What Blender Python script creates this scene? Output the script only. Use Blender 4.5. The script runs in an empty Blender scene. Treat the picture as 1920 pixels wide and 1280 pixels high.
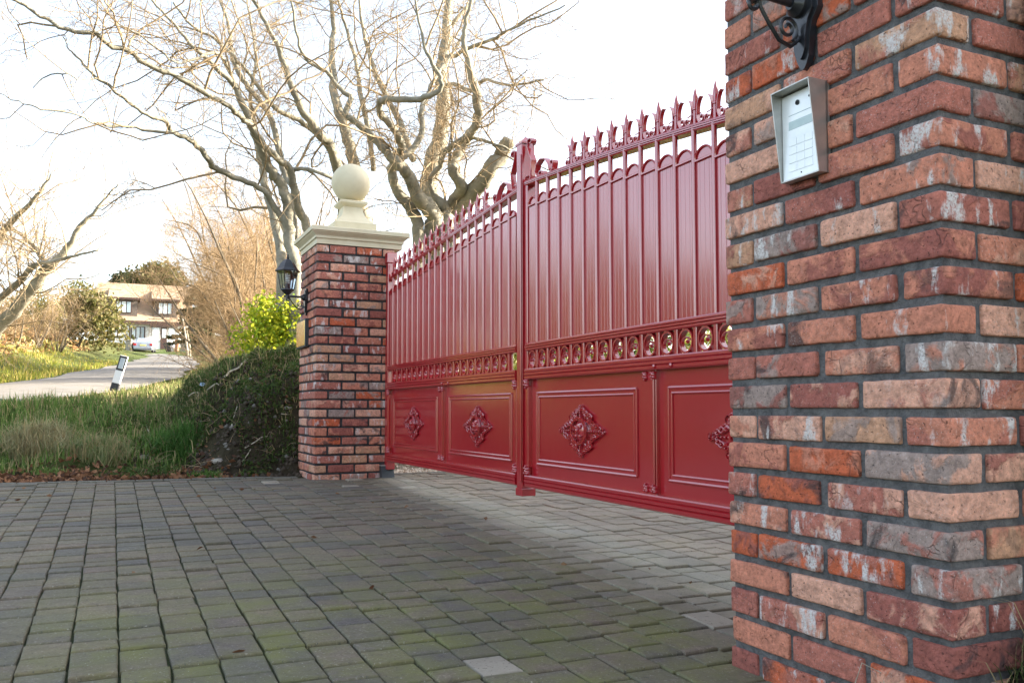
import bpy, bmesh, math, random
import numpy as np
from mathutils import Vector, Matrix, noise

# ------------------------------------------------------------------ camera, sky, sun, exposure
scene = bpy.context.scene
FOC, PITCH, ALPHA, CX, CY, CZ = 1607.7, 0.0557, 0.4356, 960.0, 678.7, 0.66   # calibrated on brick courses (1920 px wide photo)
cam_data = bpy.data.cameras.new("camera"); cam = bpy.data.objects.new("camera", cam_data)
scene.collection.objects.link(cam); scene.camera = cam
cam_data.sensor_width = 36.0; cam_data.lens = 36.0 * FOC / 1920.0
cam_data.shift_y = (CY - 640.0) / 1920.0
cam_data.clip_start = 0.05; cam_data.clip_end = 3000.0
cam.location = (0, 0, CZ); cam.rotation_euler = (math.pi / 2 + PITCH, 0, 0)

SUN_AZ, SUN_EL = math.radians(77.0), math.radians(20.0)      # clockwise from +Y (view direction)
world = bpy.data.worlds.new("World"); scene.world = world; world.use_nodes = True
wn = world.node_tree; wn.nodes.clear()
sky = wn.nodes.new("ShaderNodeTexSky"); sky.sky_type = 'NISHITA'; sky.sun_disc = False
sky.sun_elevation = SUN_EL; sky.sun_rotation = SUN_AZ
sky.air_density = 1.0; sky.dust_density = 2.5; sky.ozone_density = 1.0
bg = wn.nodes.new("ShaderNodeBackground"); bg.inputs[1].default_value = 0.15
wo = wn.nodes.new("ShaderNodeOutputWorld")
bw = wn.nodes.new("ShaderNodeRGBToBW"); veil = wn.nodes.new("ShaderNodeMix"); veil.data_type = 'RGBA'; veil.inputs[0].default_value = 0.5   # thin even milky veil
wn.links.new(sky.outputs[0], bw.inputs[0]); wn.links.new(sky.outputs[0], veil.inputs[6]); wn.links.new(bw.outputs[0], veil.inputs[7])
wn.links.new(veil.outputs[2], bg.inputs[0]); wn.links.new(bg.outputs[0], wo.inputs[0])
sun_data = bpy.data.lights.new("sun", 'SUN'); sun_data.energy = 5.0; sun_data.angle = math.radians(0.55)
sun_data.color = (1.0, 0.90, 0.74)
sun = bpy.data.objects.new("sun", sun_data); scene.collection.objects.link(sun)
sdir = Vector((math.sin(SUN_AZ) * math.cos(SUN_EL), math.cos(SUN_AZ) * math.cos(SUN_EL), math.sin(SUN_EL)))
sun.rotation_euler = sdir.to_track_quat('Z', 'Y').to_euler()
scene.view_settings.view_transform = 'Standard'; scene.view_settings.look = 'None'
scene.view_settings.exposure = 2.28; scene.view_settings.gamma = 1.0
scene.view_settings.use_curve_mapping = False
scene.render.engine = 'CYCLES'

rnd = random.Random(7); rs = np.random.RandomState(11)
COL = scene.collection

# ------------------------------------------------------------------ frames and pixel helpers
DV = np.array([-math.sin(ALPHA), math.cos(ALPHA)]); NV = np.array([math.cos(ALPHA), math.sin(ALPHA)])
FAR = np.array([.5711, 2.2831]) + 5.1328 * DV           # far pier corner; u runs along the gate towards the camera, v into the property
OPEN = 5.1328; PW = 0.665
ROT = math.atan2(-DV[1], -DV[0])                        # local x = u, local y = v
def XY(u, v):
    p = FAR - u * DV + v * NV
    return float(p[0]), float(p[1])
def uv_of(X, Y):
    rx, ry = X - FAR[0], Y - FAR[1]
    return -(rx * DV[0] + ry * DV[1]), rx * NV[0] + ry * NV[1]
def ray(x, y):
    a = (x - CX) / FOC; b = -(y - CY) / FOC; c, s = math.cos(PITCH), math.sin(PITCH)
    return np.array([a, c - b * s, s + b * c])
def at_depth(x, y, Y):
    r = ray(x, y); return r * Y / r[1] + np.array([0, 0, CZ])
def sstep(a, b, x):
    t = np.clip((np.asarray(x, float) - a) / (b - a), 0, 1); return t * t * (3 - 2 * t)

# ------------------------------------------------------------------ mesh builder
class MB:
    def __init__(self): self.v = []; self.f = []; self.c = []; self.n = 0
    def add(self, verts, faces, col=None):
        b = self.n
        self.v.extend([tuple(map(float, p)) for p in verts]); self.n += len(verts)
        self.f.extend([tuple(b + i for i in f) for f in faces])
        if col is not None: self.c.extend([col] * len(verts))
        return self
    def box(self, x0, x1, y0, y1, z0, z1):
        return self.add([(x0,y0,z0),(x1,y0,z0),(x1,y1,z0),(x0,y1,z0),(x0,y0,z1),(x1,y0,z1),(x1,y1,z1),(x0,y1,z1)],
                 [(0,3,2,1),(4,5,6,7),(0,1,5,4),(1,2,6,5),(2,3,7,6),(3,0,4,7)])
    def bevbox(self, x0, x1, y0, y1, z0, z1, b=.004):
        bm = bmesh.new(); bmesh.ops.create_cube(bm, size=1)
        for v in bm.verts:
            v.co = Vector(((x0+x1)/2 + v.co.x*(x1-x0), (y0+y1)/2 + v.co.y*(y1-y0), (z0+z1)/2 + v.co.z*(z1-z0)))
        bmesh.ops.bevel(bm, geom=list(bm.edges), offset=b, segments=1, affect='EDGES')
        bm.verts.index_update()
        self.add([v.co[:] for v in bm.verts], [[v.index for v in f.verts] for f in bm.faces]); bm.free(); return self
    def tube(self, pts, rad, k=6, cap=True, col=None):
        P = np.asarray(pts, float); n = len(P)
        R = np.full(n, rad) if np.isscalar(rad) else np.asarray(rad, float)
        T = np.empty_like(P); T[1:-1] = P[2:] - P[:-2]; T[0] = P[1] - P[0]; T[-1] = P[-1] - P[-2]
        T /= np.maximum(np.linalg.norm(T, axis=1), 1e-9)[:, None]
        ref = np.array([0, 0, 1.0]) if abs(T[0][2]) < .9 else np.array([1.0, 0, 0])
        A = np.cross(T[0], ref); A /= np.linalg.norm(A)
        ang = np.arange(k) * 2 * math.pi / k; ca, sa = np.cos(ang), np.sin(ang)
        V = np.empty((n, k, 3))
        for i in range(n):
            A = A - T[i] * A.dot(T[i]); l = math.sqrt(A.dot(A)); A = A / l if l > 1e-9 else np.array([1., 0, 0])
            B = np.cross(T[i], A)
            V[i] = P[i] + R[i] * (ca[:, None] * A + sa[:, None] * B)
        F = [(i*k+j, i*k+(j+1) % k, (i+1)*k+(j+1) % k, (i+1)*k+j) for i in range(n-1) for j in range(k)]
        if cap: F += [tuple(range(k-1, -1, -1)), tuple((n-1)*k+j for j in range(k))]
        return self.add(V.reshape(-1, 3), F, col)
    def strap(self, pts, w, t):
        """flat strap following pts (x,z) in the plane y=0, w wide in y, t thick"""
        P = np.asarray(pts, float); n = len(P)
        T = np.gradient(P, axis=0); T /= np.maximum(np.linalg.norm(T, axis=1), 1e-9)[:, None]
        N = np.stack([-T[:, 1], T[:, 0]], 1)
        V = []
        for p, q in zip(P, N):
            a, b = p + q*t/2, p - q*t/2
            V += [(a[0], -w/2, a[1]), (a[0], w/2, a[1]), (b[0], w/2, b[1]), (b[0], -w/2, b[1])]
        F = [(i*4+j, i*4+(j+1) % 4, (i+1)*4+(j+1) % 4, (i+1)*4+j) for i in range(n-1) for j in range(4)]
        F += [(3,2,1,0), tuple((n-1)*4+j for j in range(4))]
        return self.add(V, F)
    def lathe(self, prof, k=16, c=(0,0,0), square=False, sx=1, sy=1):
        n = len(prof)
        if square: k = 4; ang = np.arange(4)*math.pi/2 + math.pi/4; m = math.sqrt(2)
        else: ang = np.arange(k)*2*math.pi/k; m = 1
        V = [(c[0]+r*m*math.cos(a)*sx, c[1]+r*m*math.sin(a)*sy, c[2]+z) for r, z in prof for a in ang]
        F = [(i*k+j, i*k+(j+1) % k, (i+1)*k+(j+1) % k, (i+1)*k+j) for i in range(n-1) for j in range(k)]
        F += [tuple(range(k-1, -1, -1)), tuple((n-1)*k+j for j in range(k))]
        return self.add(V, F)
    def sweep_u(self, prof, u0, u1, zf=None, steps=1):
        """closed profile (y,z) swept along x; zf adds a height per x"""
        k = len(prof); V = []
        for i in range(steps+1):
            u = u0 + (u1-u0)*i/steps; dz = zf(u) if zf else 0
            V += [(u, p[0], p[1]+dz) for p in prof]
        F = [(i*k+j, (i+1)*k+j, (i+1)*k+(j+1) % k, i*k+(j+1) % k) for i in range(steps) for j in range(k)]
        F += [tuple(range(k)), tuple(steps*k+j for j in range(k-1, -1, -1))]
        return self.add(V, F)
    def prism_y(self, outline, y0, y1):
        k = len(outline)
        V = [(x, y0, z) for x, z in outline] + [(x, y1, z) for x, z in outline]
        F = [tuple(range(k)), tuple(range(2*k-1, k-1, -1))] + [(j, j+k, (j+1) % k + k, (j+1) % k) for j in range(k)]
        return self.add(V, F)
    def mesh(self, name, smooth=False):
        me = bpy.data.meshes.new(name); me.from_pydata(self.v, [], self.f)
        if self.c:
            at = me.color_attributes.new("Col", 'FLOAT_COLOR', 'POINT')
            arr = np.ones((len(self.v), 4), np.float32); arr[:, :3] = np.asarray(self.c, np.float32)[:, :3]
            at.data.foreach_set("color", arr.ravel())
        bm = bmesh.new(); bm.from_mesh(me)
        if len(bm.faces) < 60000: bmesh.ops.recalc_face_normals(bm, faces=bm.faces)
        bm.to_mesh(me); bm.free()
        if smooth is True: me.polygons.foreach_set("use_smooth", np.ones(len(me.polygons), bool))
        elif smooth:
            me.polygons.foreach_set("use_smooth", np.ones(len(me.polygons), bool))
            me.set_sharp_from_angle(angle=math.radians(smooth))
        return me
    def build(self, name, mat, parent=None, smooth=False, **kw):
        return link(name, self.mesh(name, smooth), mat, parent, **kw)

def link(name, me, mat, parent=None, loc=None, rotz=None, **kw):
    if mat is not None and not me.materials: me.materials.append(mat)
    o = bpy.data.objects.new(name, me); COL.objects.link(o)
    if parent is not None: o.parent = parent
    if loc is not None: o.location = loc
    if rotz is not None: o.rotation_euler = (0, 0, rotz)
    for k, v in kw.items(): o[k] = v
    return o
def thing(name, label, cat, loc=(0,0,0), rotz=0.0, group=None):
    o = bpy.data.objects.new(name, None); COL.objects.link(o); o.empty_display_size = .2
    o.location = loc; o.rotation_euler = (0, 0, rotz); o["label"] = label; o["category"] = cat
    if group: o["group"] = group
    return o
def tag(o, label, cat, group=None):
    o["label"] = label; o["category"] = cat
    if group: o["group"] = group
    return o
def quads_mesh(name, V, cols, nper, faces_per):
    """many equal small pieces: V (n,nper,3), cols (n,3)"""
    n = len(V); me = bpy.data.meshes.new(name)
    fp = np.asarray(faces_per); k = fp.shape[1]
    F = (np.arange(n)[:, None, None]*nper + fp[None]).reshape(-1)
    me.vertices.add(n*nper); me.vertices.foreach_set("co", np.asarray(V, np.float32).ravel())
    nf = n*len(fp); me.loops.add(nf*k); me.loops.foreach_set("vertex_index", F.astype(np.int32))
    me.polygons.add(nf); me.polygons.foreach_set("loop_start", np.arange(0, nf*k, k, dtype=np.int32))
    try: me.polygons.foreach_set("loop_total", np.full(nf, k, np.int32))
    except Exception: pass
    me.update(calc_edges=True); me.validate()
    at = me.color_attributes.new("Col", 'FLOAT_COLOR', 'POINT')
    arr = np.ones((n*nper, 4), np.float32); arr[:, :3] = np.repeat(np.asarray(cols, np.float32), nper, 0)
    at.data.foreach_set("color", arr.ravel())
    return me

# ------------------------------------------------------------------ materials
class NT:
    def __init__(self, name):
        self.m = bpy.data.materials.new(name); self.m.use_nodes = True; self.t = self.m.node_tree
        self.b = self.t.nodes["Principled BSDF"]; self.out = self.t.nodes["Material Output"]
    def n(self, kind, **kw):
        nd = self.t.nodes.new(kind)
        for k, v in kw.items(): setattr(nd, k, v)
        return nd
    def l(self, a, b): self.t.links.new(a, b)
    def noise(self, vec, scale, detail=4, rough=.55, dist=0):
        nd = self.n("ShaderNodeTexNoise"); nd.inputs["Scale"].default_value = scale; nd.inputs["Detail"].default_value = detail
        nd.inputs["Roughness"].default_value = rough; nd.inputs["Distortion"].default_value = dist
        if vec is not None: self.l(vec, nd.inputs["Vector"])
        return nd.outputs["Fac"]
    def ramp(self, fac, stops, interp='LINEAR'):
        nd = self.n("ShaderNodeValToRGB"); cr = nd.color_ramp; cr.interpolation = interp
        while len(cr.elements) < len(stops): cr.elements.new(.5)
        for e, (p, c) in zip(cr.elements, stops):
            e.position = p; e.color = (c, c, c, 1) if not hasattr(c, '__len__') else (*c, 1)
        self.l(fac, nd.inputs[0]); return nd.outputs[0]
    def mix(self, fac, a, b, mode='MIX'):
        nd = self.n("ShaderNodeMix", data_type='RGBA', blend_type=mode)
        for s, val in ((nd.inputs[0], fac), (nd.inputs[6], a), (nd.inputs[7], b)):
            if hasattr(val, 'is_output') or isinstance(val, bpy.types.NodeSocket): self.l(val, s)
            elif hasattr(val, '__len__'): s.default_value = (*val, 1)
            else: s.default_value = val
        return nd.outputs[2]
    def math(self, op, a, b=0.0, c=None):
        nd = self.n("ShaderNodeMath", operation=op)
        for s, val in zip(nd.inputs, (a, b, c)):
            if val is None: continue
            if isinstance(val, bpy.types.NodeSocket): self.l(val, s)
            else: s.default_value = val
        return nd.outputs[0]
    def bump(self, h, strength=.5, dist=.01, prev=None):
        nd = self.n("ShaderNodeBump"); nd.inputs["Strength"].default_value = strength; nd.inputs["Distance"].default_value = dist
        self.l(h, nd.inputs["Height"])
        if prev is not None: self.l(prev, nd.inputs["Normal"])
        return nd.outputs[0]
    def obj(self): return self.n("ShaderNodeTexCoord").outputs["Object"]
    def pos(self): return self.n("ShaderNodeNewGeometry").outputs["Position"]
    def attr(self, name="Col"):
        nd = self.n("ShaderNodeAttribute"); nd.attribute_name = name; return nd
    def rand(self): return self.n("ShaderNodeObjectInfo").outputs["Random"]
    def shifted(self, k=40.0):
        add = self.n("ShaderNodeVectorMath", operation='MULTIPLY_ADD')
        comb = self.n("ShaderNodeCombineXYZ"); r = self.rand()
        for i in range(3): self.l(r, comb.inputs[i])
        self.l(comb.outputs[0], add.inputs[0]); add.inputs[1].default_value = (k, k*1.7, k*.6); self.l(self.obj(), add.inputs[2])
        return add.outputs[0]
    def fin(self, col=None, rough=.7, normal=None, **kw):
        if col is not None:
            if isinstance(col, bpy.types.NodeSocket): self.l(col, self.b.inputs["Base Color"])
            else: self.b.inputs["Base Color"].default_value = (*col, 1)
        if isinstance(rough, bpy.types.NodeSocket): self.l(rough, self.b.inputs["Roughness"])
        else: self.b.inputs["Roughness"].default_value = rough
        if normal is not None: self.l(normal, self.b.inputs["Normal"])
        for k, v in kw.items(): self.b.inputs[k.replace('_', ' ')].default_value = v
        return self.m

def mat_brick():
    t = NT("brick"); r = t.rand(); v = t.shifted()
    A = (.60,.235,.150); B = (.56,.13,.055); C = (.34,.11,.085); D = (.36,.27,.235); E_ = (.57,.31,.19); G = (.46,.16,.115); H = (.70,.37,.26)
    c1 = t.ramp(r, [(0,A),(.15,C),(.26,H),(.40,G),(.53,D),(.61,B),(.71,E_),(.81,A),(.93,G)], 'CONSTANT')
    r2 = t.math('FRACT', t.math('MULTIPLY', r, 13.37))
    c2 = t.ramp(r2, [(0,C),(.2,A),(.4,D),(.6,H),(.8,G)], 'CONSTANT')
    patch = t.ramp(t.noise(v, 11, 5, .62, .6), [(.50,0),(.58,1)])
    c = t.mix(t.math('MULTIPLY', patch, .85), c1, c2)
    fine = t.noise(v, 70, 4, .65)
    c = t.mix(.65, c, t.ramp(fine, [(.25,.35),(.5,.95),(.75,1.45)]), 'MULTIPLY')
    c = t.mix(.45, c, t.ramp(t.noise(v, 28, 5, .65, .4), [(.3,.5),(.5,1.0),(.7,1.3)]), 'MULTIPLY')
    # dark kiln smears
    r3 = t.math('FRACT', t.math('MULTIPLY', r, 37.1))
    dark = t.math('MULTIPLY', t.ramp(t.noise(v, 8, 4, .6, 1.0), [(.54,0),(.64,1)]), t.ramp(r3, [(.5,0),(.7,.8)]))
    c = t.mix(dark, c, (.045,.04,.042))
    # lime bloom: patches on some bricks, speckle on all
    r4 = t.math('FRACT', t.math('MULTIPLY', r, 71.7))
    vb = t.n("ShaderNodeMapping"); vb.inputs['Scale'].default_value = (19, 19, 7); t.l(v, vb.inputs[0])
    sel = t.ramp(r4, [(.5,0),(.62,.95)])
    lime = t.math('MULTIPLY', t.ramp(t.noise(vb.outputs[0], 1.0, 6, .62, .15), [(.54,0),(.61,1)]), sel)
    lime = t.math('MULTIPLY', lime, t.ramp(t.noise(v, 190, 3, .7), [(.36,.25),(.52,1)]))
    c = t.mix(lime, c, (.70,.67,.65))
    spk = t.math('MULTIPLY', t.ramp(t.noise(v, 230, 3, .7), [(.60,0),(.70,.55)]), t.ramp(r2, [(.3,0),(.6,1)]))
    c = t.mix(spk, c, (.60,.56,.55))
    pits = t.ramp(t.noise(v, 150, 2, .5), [(.28,.0),(.36,1)])
    c = t.mix(1.0, c, t.ramp(t.noise(v, 150, 2, .5), [(.27,.35),(.35,1)]), 'MULTIPLY')
    crk = t.n("ShaderNodeTexVoronoi", feature='DISTANCE_TO_EDGE'); crk.inputs["Scale"].default_value = 17
    dv = t.n("ShaderNodeVectorMath", operation='MULTIPLY_ADD'); nz = t.n("ShaderNodeTexNoise"); nz.inputs["Scale"].default_value = 22; t.l(v, nz.inputs[0])
    t.l(nz.outputs["Color"], dv.inputs[0]); dv.inputs[1].default_value = (.08,.08,.08); t.l(v, dv.inputs[2]); t.l(dv.outputs[0], crk.inputs["Vector"])
    crack = t.math('MAXIMUM', t.ramp(crk.outputs["Distance"], [(0,0),(.035,1)]), t.ramp(t.noise(v, 9, 2), [(.36,0),(.44,1)]))
    h = t.math('ADD', t.math('MULTIPLY', t.noise(v, 38, 6, .65), .8), t.math('MULTIPLY', t.noise(v, 170, 4, .6), .35))
    h = t.math('ADD', h, t.math('MULTIPLY', crack, .35)); h = t.math('ADD', h, t.math('MULTIPLY', lime, .12))
    h = t.math('ADD', h, t.math('MULTIPLY', pits, .2)); h = t.math('ADD', h, t.math('MULTIPLY', patch, .3))
    c = t.mix(t.math('MULTIPLY', t.math('SUBTRACT', 1.0, crack), .5), c, (.05,.03,.028))
    return t.fin(c, .9, t.bump(h, 1.0, .008))
def mat_noise(name, c0, c1, scale=8, rough=.8, bump=.4, bdist=.006, detail=6, c2=None, coord='obj', bscale=None, **kw):
    t = NT(name); v = t.obj() if coord == 'obj' else t.pos()
    f = t.noise(v, scale, detail, .6, .3)
    st = [(.32,c0),(.66,c1)] if c2 is None else [(.28,c0),(.5,c1),(.72,c2)]
    c = t.ramp(f, st)
    nb = t.bump(t.noise(v, bscale or scale*9, 5, .65), bump, bdist) if bump else None
    return t.fin(c, rough, nb, **kw)
def mat_paint():
    t = NT("gate_paint"); v = t.obj()
    c = t.mix(t.ramp(t.noise(v, 5, 5, .6), [(.35,0),(.7,.5)]), (.39,.0025,.012), (.43,.0035,.014))
    rg = t.ramp(t.noise(v, 14, 5, .6), [(.3,.50),(.7,.58)])
    nb = t.bump(t.noise(v, 420, 2, .5), .06, .001)
    return t.fin(c, rg, nb, Coat_Weight=1.0, Coat_Roughness=.15, Coat_IOR=2.1, Specular_IOR_Level=.2)
def mat_paver():
    t = NT("paver"); p = t.pos(); a = t.attr("Col")
    sep = t.n("ShaderNodeSeparateColor"); t.l(a.outputs["Color"], sep.inputs[0])
    r = sep.outputs[0]; pale = sep.outputs[1]; moss = sep.outputs[2]
    c = t.ramp(r, [(0,(.145,.126,.090)),(.2,(.180,.148,.100)),(.4,(.165,.125,.096)),(.55,(.132,.124,.098)),(.7,(.198,.160,.104)),(.82,(.158,.137,.092)),(.92,(.118,.106,.092))], 'LINEAR')
    c = t.mix(.7, c, t.ramp(t.noise(p, 26, 8, .72), [(.3,.5),(.5,1.0),(.72,1.45)]), 'MULTIPLY')
    c = t.mix(.5, c, t.ramp(t.noise(p, 120, 4, .7), [(.3,.55),(.5,1.0),(.7,1.45)]), 'MULTIPLY')
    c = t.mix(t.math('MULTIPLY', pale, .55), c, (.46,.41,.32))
    mm = t.math('MULTIPLY', t.ramp(t.noise(p, 5.5, 6, .65), [(.36,0),(.62,1)]), moss)
    c = t.mix(t.math('MULTIPLY', mm, .8), c, (.165,.170,.050))
    c = t.mix(t.ramp(t.noise(p, 120, 3, .7), [(.62,0),(.70,.7)]), c, (.46,.43,.38))
    c = t.mix(t.ramp(t.noise(p, 90, 3, .7), [(.32,.75),(.40,0)]), c, (.05,.05,.042))
    c = t.mix(t.ramp(t.noise(p, 2.2, 5, .65, .5), [(.35,.35),(.6,0)]), c, (.07,.068,.055))
    h = t.math('ADD', t.noise(p, 60, 5, .65), t.math('MULTIPLY', t.noise(p, 330, 3, .6), .5))
    return t.fin(c, .78, t.bump(h, .8, .005))
def mat_col(name, rough=.8, trans=0.0, bump=0, spec=.3):
    t = NT(name); a = t.attr("Col"); c = a.outputs["Color"]
    c = t.mix(.35, c, t.ramp(t.noise(t.pos(), 6, 3), [(.3,.7),(.7,1.25)]), 'MULTIPLY')
    t.b.inputs["Specular IOR Level"].default_value = spec
    t.fin(c, rough, t.bump(t.noise(t.pos(), 40, 5), bump, .02) if bump else None)
    if trans:
        tr = t.n("ShaderNodeBsdfTranslucent"); t.l(c, tr.inputs[0]); mx = t.n("ShaderNodeMixShader"); mx.inputs[0].default_value = trans
        t.l(t.b.outputs[0], mx.inputs[1]); t.l(tr.outputs[0], mx.inputs[2]); t.l(mx.outputs[0], t.out.inputs[0])
    return t.m
def mat_glass(name, col=(.9,.95,.95), rough=.03, alpha=.25):
    t = NT(name); g = t.n("ShaderNodeBsdfGlossy"); g.inputs[1].default_value = rough; tr = t.n("ShaderNodeBsdfTransparent"); tr.inputs[0].default_value = (*col, 1)
    fr = t.n("ShaderNodeFresnel"); fr.inputs[0].default_value = 1.5
    mx = t.n("ShaderNodeMixShader"); t.l(t.math('ADD', fr.outputs[0], alpha*.3), mx.inputs[0]); t.l(tr.outputs[0], mx.inputs[1]); t.l(g.outputs[0], mx.inputs[2]); t.l(mx.outputs[0], t.out.inputs[0])
    return t.m
def mat_ground():
    t = NT("earth"); p = t.pos(); c = t.attr("Col").outputs["Color"]
    c = t.mix(.75, c, t.ramp(t.noise(p, 9, 7, .7, .4), [(.3,.35),(.5,1.0),(.72,1.7)]), 'MULTIPLY')
    c = t.mix(.35, c, t.ramp(t.noise(p, .7, 4, .6), [(.3,.6),(.7,1.35)]), 'MULTIPLY')
    h = t.math('ADD', t.noise(p, 7, 7, .7), t.math('MULTIPLY', t.noise(p, 45, 5, .7), .35))
    return t.fin(c, .95, t.bump(h, 1.0, .11), Specular_IOR_Level=.15)
def mat_bark(name, c0, c1, c2, scale=3.0):
    t = NT(name); p = t.pos()
    c = t.ramp(t.noise(p, scale, 6, .6, .5), [(.28,c0),(.5,c1),(.74,c2)])
    c = t.mix(.5, c, t.ramp(t.noise(p, 22, 4, .6), [(.3,.6),(.6,1.1)]), 'MULTIPLY')
    st = t.n("ShaderNodeMapping"); st.inputs["Scale"].default_value = (6, 6, 30); t.l(p, st.inputs[0])
    h = t.math('ADD', t.noise(p, 30, 5, .6), t.math('MULTIPLY', t.noise(st.outputs[0], 1.0, 3), .6))
    return t.fin(c, .85, t.bump(h, .5, .015), Specular_IOR_Level=.25)

M = dict(
    brick=mat_brick(), paint=mat_paint(), paver=mat_paver(), ground=mat_ground(),
    mortar=mat_noise("mortar", (.085,.088,.092), (.20,.20,.20), 34, .97, 1.0, .012, bscale=120),
    mortar_dark=mat_noise("dark_mortar", (.025,.026,.028), (.075,.075,.075), 34, .97, 1.0, .012, bscale=120),
    stone=mat_noise("cast_stone", (.62,.545,.37), (.70,.63,.45), 3.5, .72, .25, .003, c2=(.75,.69,.53)),
    black=mat_noise("black_iron", (.010,.012,.016), (.022,.025,.032), 30, .32, .25, .002, Coat_Weight=.2),
    steel=mat_noise("brushed_steel", (.42,.42,.40), (.56,.55,.52), 18, .42, .1, .001, Metallic=.75),
    steel_plate=mat_noise("white_steel_plate", (.70,.74,.74), (.80,.83,.83), 14, .3, .05, .001, Metallic=.25),
    brass=mat_noise("brass", (.55,.38,.13), (.72,.55,.24), 6, .16, .2, .003, Metallic=1.0),
    dark=mat_noise("dark_metal", (.025,.032,.038), (.055,.065,.07), 12, .5, .3, .003),
    grey_print=NT("grey_print").fin((.30,.42,.42), .4), rubber=NT("rubber").fin((.015,.015,.016), .7),
    glass=mat_glass("lantern_glass"), bulb=NT("white_bulb").fin((.85,.87,.9), .3),
    moss=mat_noise("joint_soil", (.024,.026,.014), (.055,.072,.020), 9, .95, .9, .01, c2=(.030,.026,.018), coord='pos'),
    bark=mat_bark("beech_bark", (.16,.15,.11), (.28,.26,.20), (.42,.39,.31)), bark2=mat_bark("dark_bark", (.10,.08,.06), (.17,.14,.10), (.27,.22,.16)),
    twig=mat_bark("twig", (.20,.145,.085), (.30,.225,.135), (.40,.31,.20)), wood=mat_bark("timber", (.22,.20,.07), (.33,.29,.11), (.40,.35,.15), 2),
    stick=mat_bark("dead_wood", (.30,.25,.19), (.45,.40,.31), (.55,.50,.40), 12),
    blade=mat_col("grass_blade", .7, .35), leaf=mat_col("leaf", .55, .5), litter=mat_col("leaf_litter", .85, .1),
    asphalt=mat_noise("asphalt", (.13,.12,.105), (.22,.20,.175), 2.2, .9, .5, .01, c2=(.20,.19,.185), coord='pos', bscale=120),
    gravel=mat_col("gravel", .85, 0), white=mat_noise("white_render", (.72,.73,.74), (.80,.80,.79), 4, .85, .2, .01),
    roof=mat_noise("roof_tile", (.24,.17,.115), (.36,.26,.175), 1.5, .85, .5, .03, c2=(.30,.22,.15), bscale=9),
    brown=mat_noise("brown_paint", (.045,.022,.018), (.07,.035,.028), 6, .5, .1), shingle=mat_noise("dark_cladding", (.075,.058,.05), (.12,.095,.08), 5, .85, .5, .02, bscale=25),
    pane=NT("window_glass").fin((.25,.33,.38), .06, Specular_IOR_Level=.9), curtain=NT("net_curtain").fin((.55,.62,.66), .6),
    silver=NT("car_paint").fin((.26,.30,.36), .3, Metallic=.3, Coat_Weight=.5), red_lens=NT("red_lens").fin((.35,.02,.02), .2),
    plate_y=NT("number_plate").fin((.65,.55,.15), .5), white_plastic=NT("white_plastic").fin((.80,.81,.82), .35), black_plastic=NT("black_plastic").fin((.02,.02,.022), .45),
    rubble=mat_noise("rubble_stone", (.18,.165,.14), (.36,.33,.28), 7, .9, .8, .03, coord='pos'),
    hbrick=mat_noise("house_brick", (.30,.12,.07), (.42,.19,.11), 9, .9, .6, .02, coord='pos'),
    reflector=NT("reflector").fin((.42,.48,.52), .2), pebble=mat_noise("stone_lump", (.20,.19,.16), (.36,.33,.28), 15, .9, .5, .01),
)

# ================================================================== terrain
ROAD = np.array([(-10.5,-60),(-9.6,-25),(-9.0,-8),(-8.6,2),(-8.4,9),(-8.35,14),(-9.0,19),(-11.2,25),(-13.0,31),(-17.0,42),(-22.5,56),(-29.0,70),(-33.5,79),(-35.5,84)], float)
def resample(P, step):
    out = [P[0]]
    for a, b in zip(P[:-1], P[1:]):
        n = max(1, int(np.linalg.norm(b-a)/step))
        out += [a + (b-a)*i/n for i in range(1, n+1)]
    return np.array(out)
def smooth_path(P, it=3):
    P = P.copy()
    for _ in range(it): P[1:-1] = (P[:-2] + 2*P[1:-1] + P[2:])/4
    return P
RP = smooth_path(resample(ROAD, 1.0), 12)
def road_dist(X, Y):
    """signed distance to the road centre line (+ = left / far side)"""
    X = np.asarray(X, float); Y = np.asarray(Y, float); sh = X.shape; x = X.ravel(); y = Y.ravel()
    best = np.full(x.shape, 1e9); sg = np.zeros(x.shape)
    for a, b in zip(RP[:-1:2], RP[2::2]):
        ab = b - a; l2 = ab @ ab
        t = np.clip(((x-a[0])*ab[0] + (y-a[1])*ab[1])/l2, 0, 1)
        dx = x - a[0] - t*ab[0]; dy = y - a[1] - t*ab[1]; dd = np.hypot(dx, dy)
        m = dd < best; best[m] = dd[m]; sg[m] = np.sign(ab[0]*dy - ab[1]*dx)[m]
    return (best*sg).reshape(sh)
def pav_z(u, v=0): return .10 - .0195*np.clip(u, -8, 12)
def edge_u(v): return -.33 + .107*np.minimum(v, 0)
def far_plane(Y):
    z = .91 + .076*(np.minimum(Y, 95) - 14) + .02*np.maximum(Y-95, 0)
    return np.maximum(z, -.7)
def lump(x, y, s, seed=0): return np.sin(x*s*1.3+seed)*np.cos(y*s*1.1+seed*2) + .6*np.sin(x*s*2.7-y*s*1.9+seed) + .35*np.cos(x*s*5.1+y*s*4.3)
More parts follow.
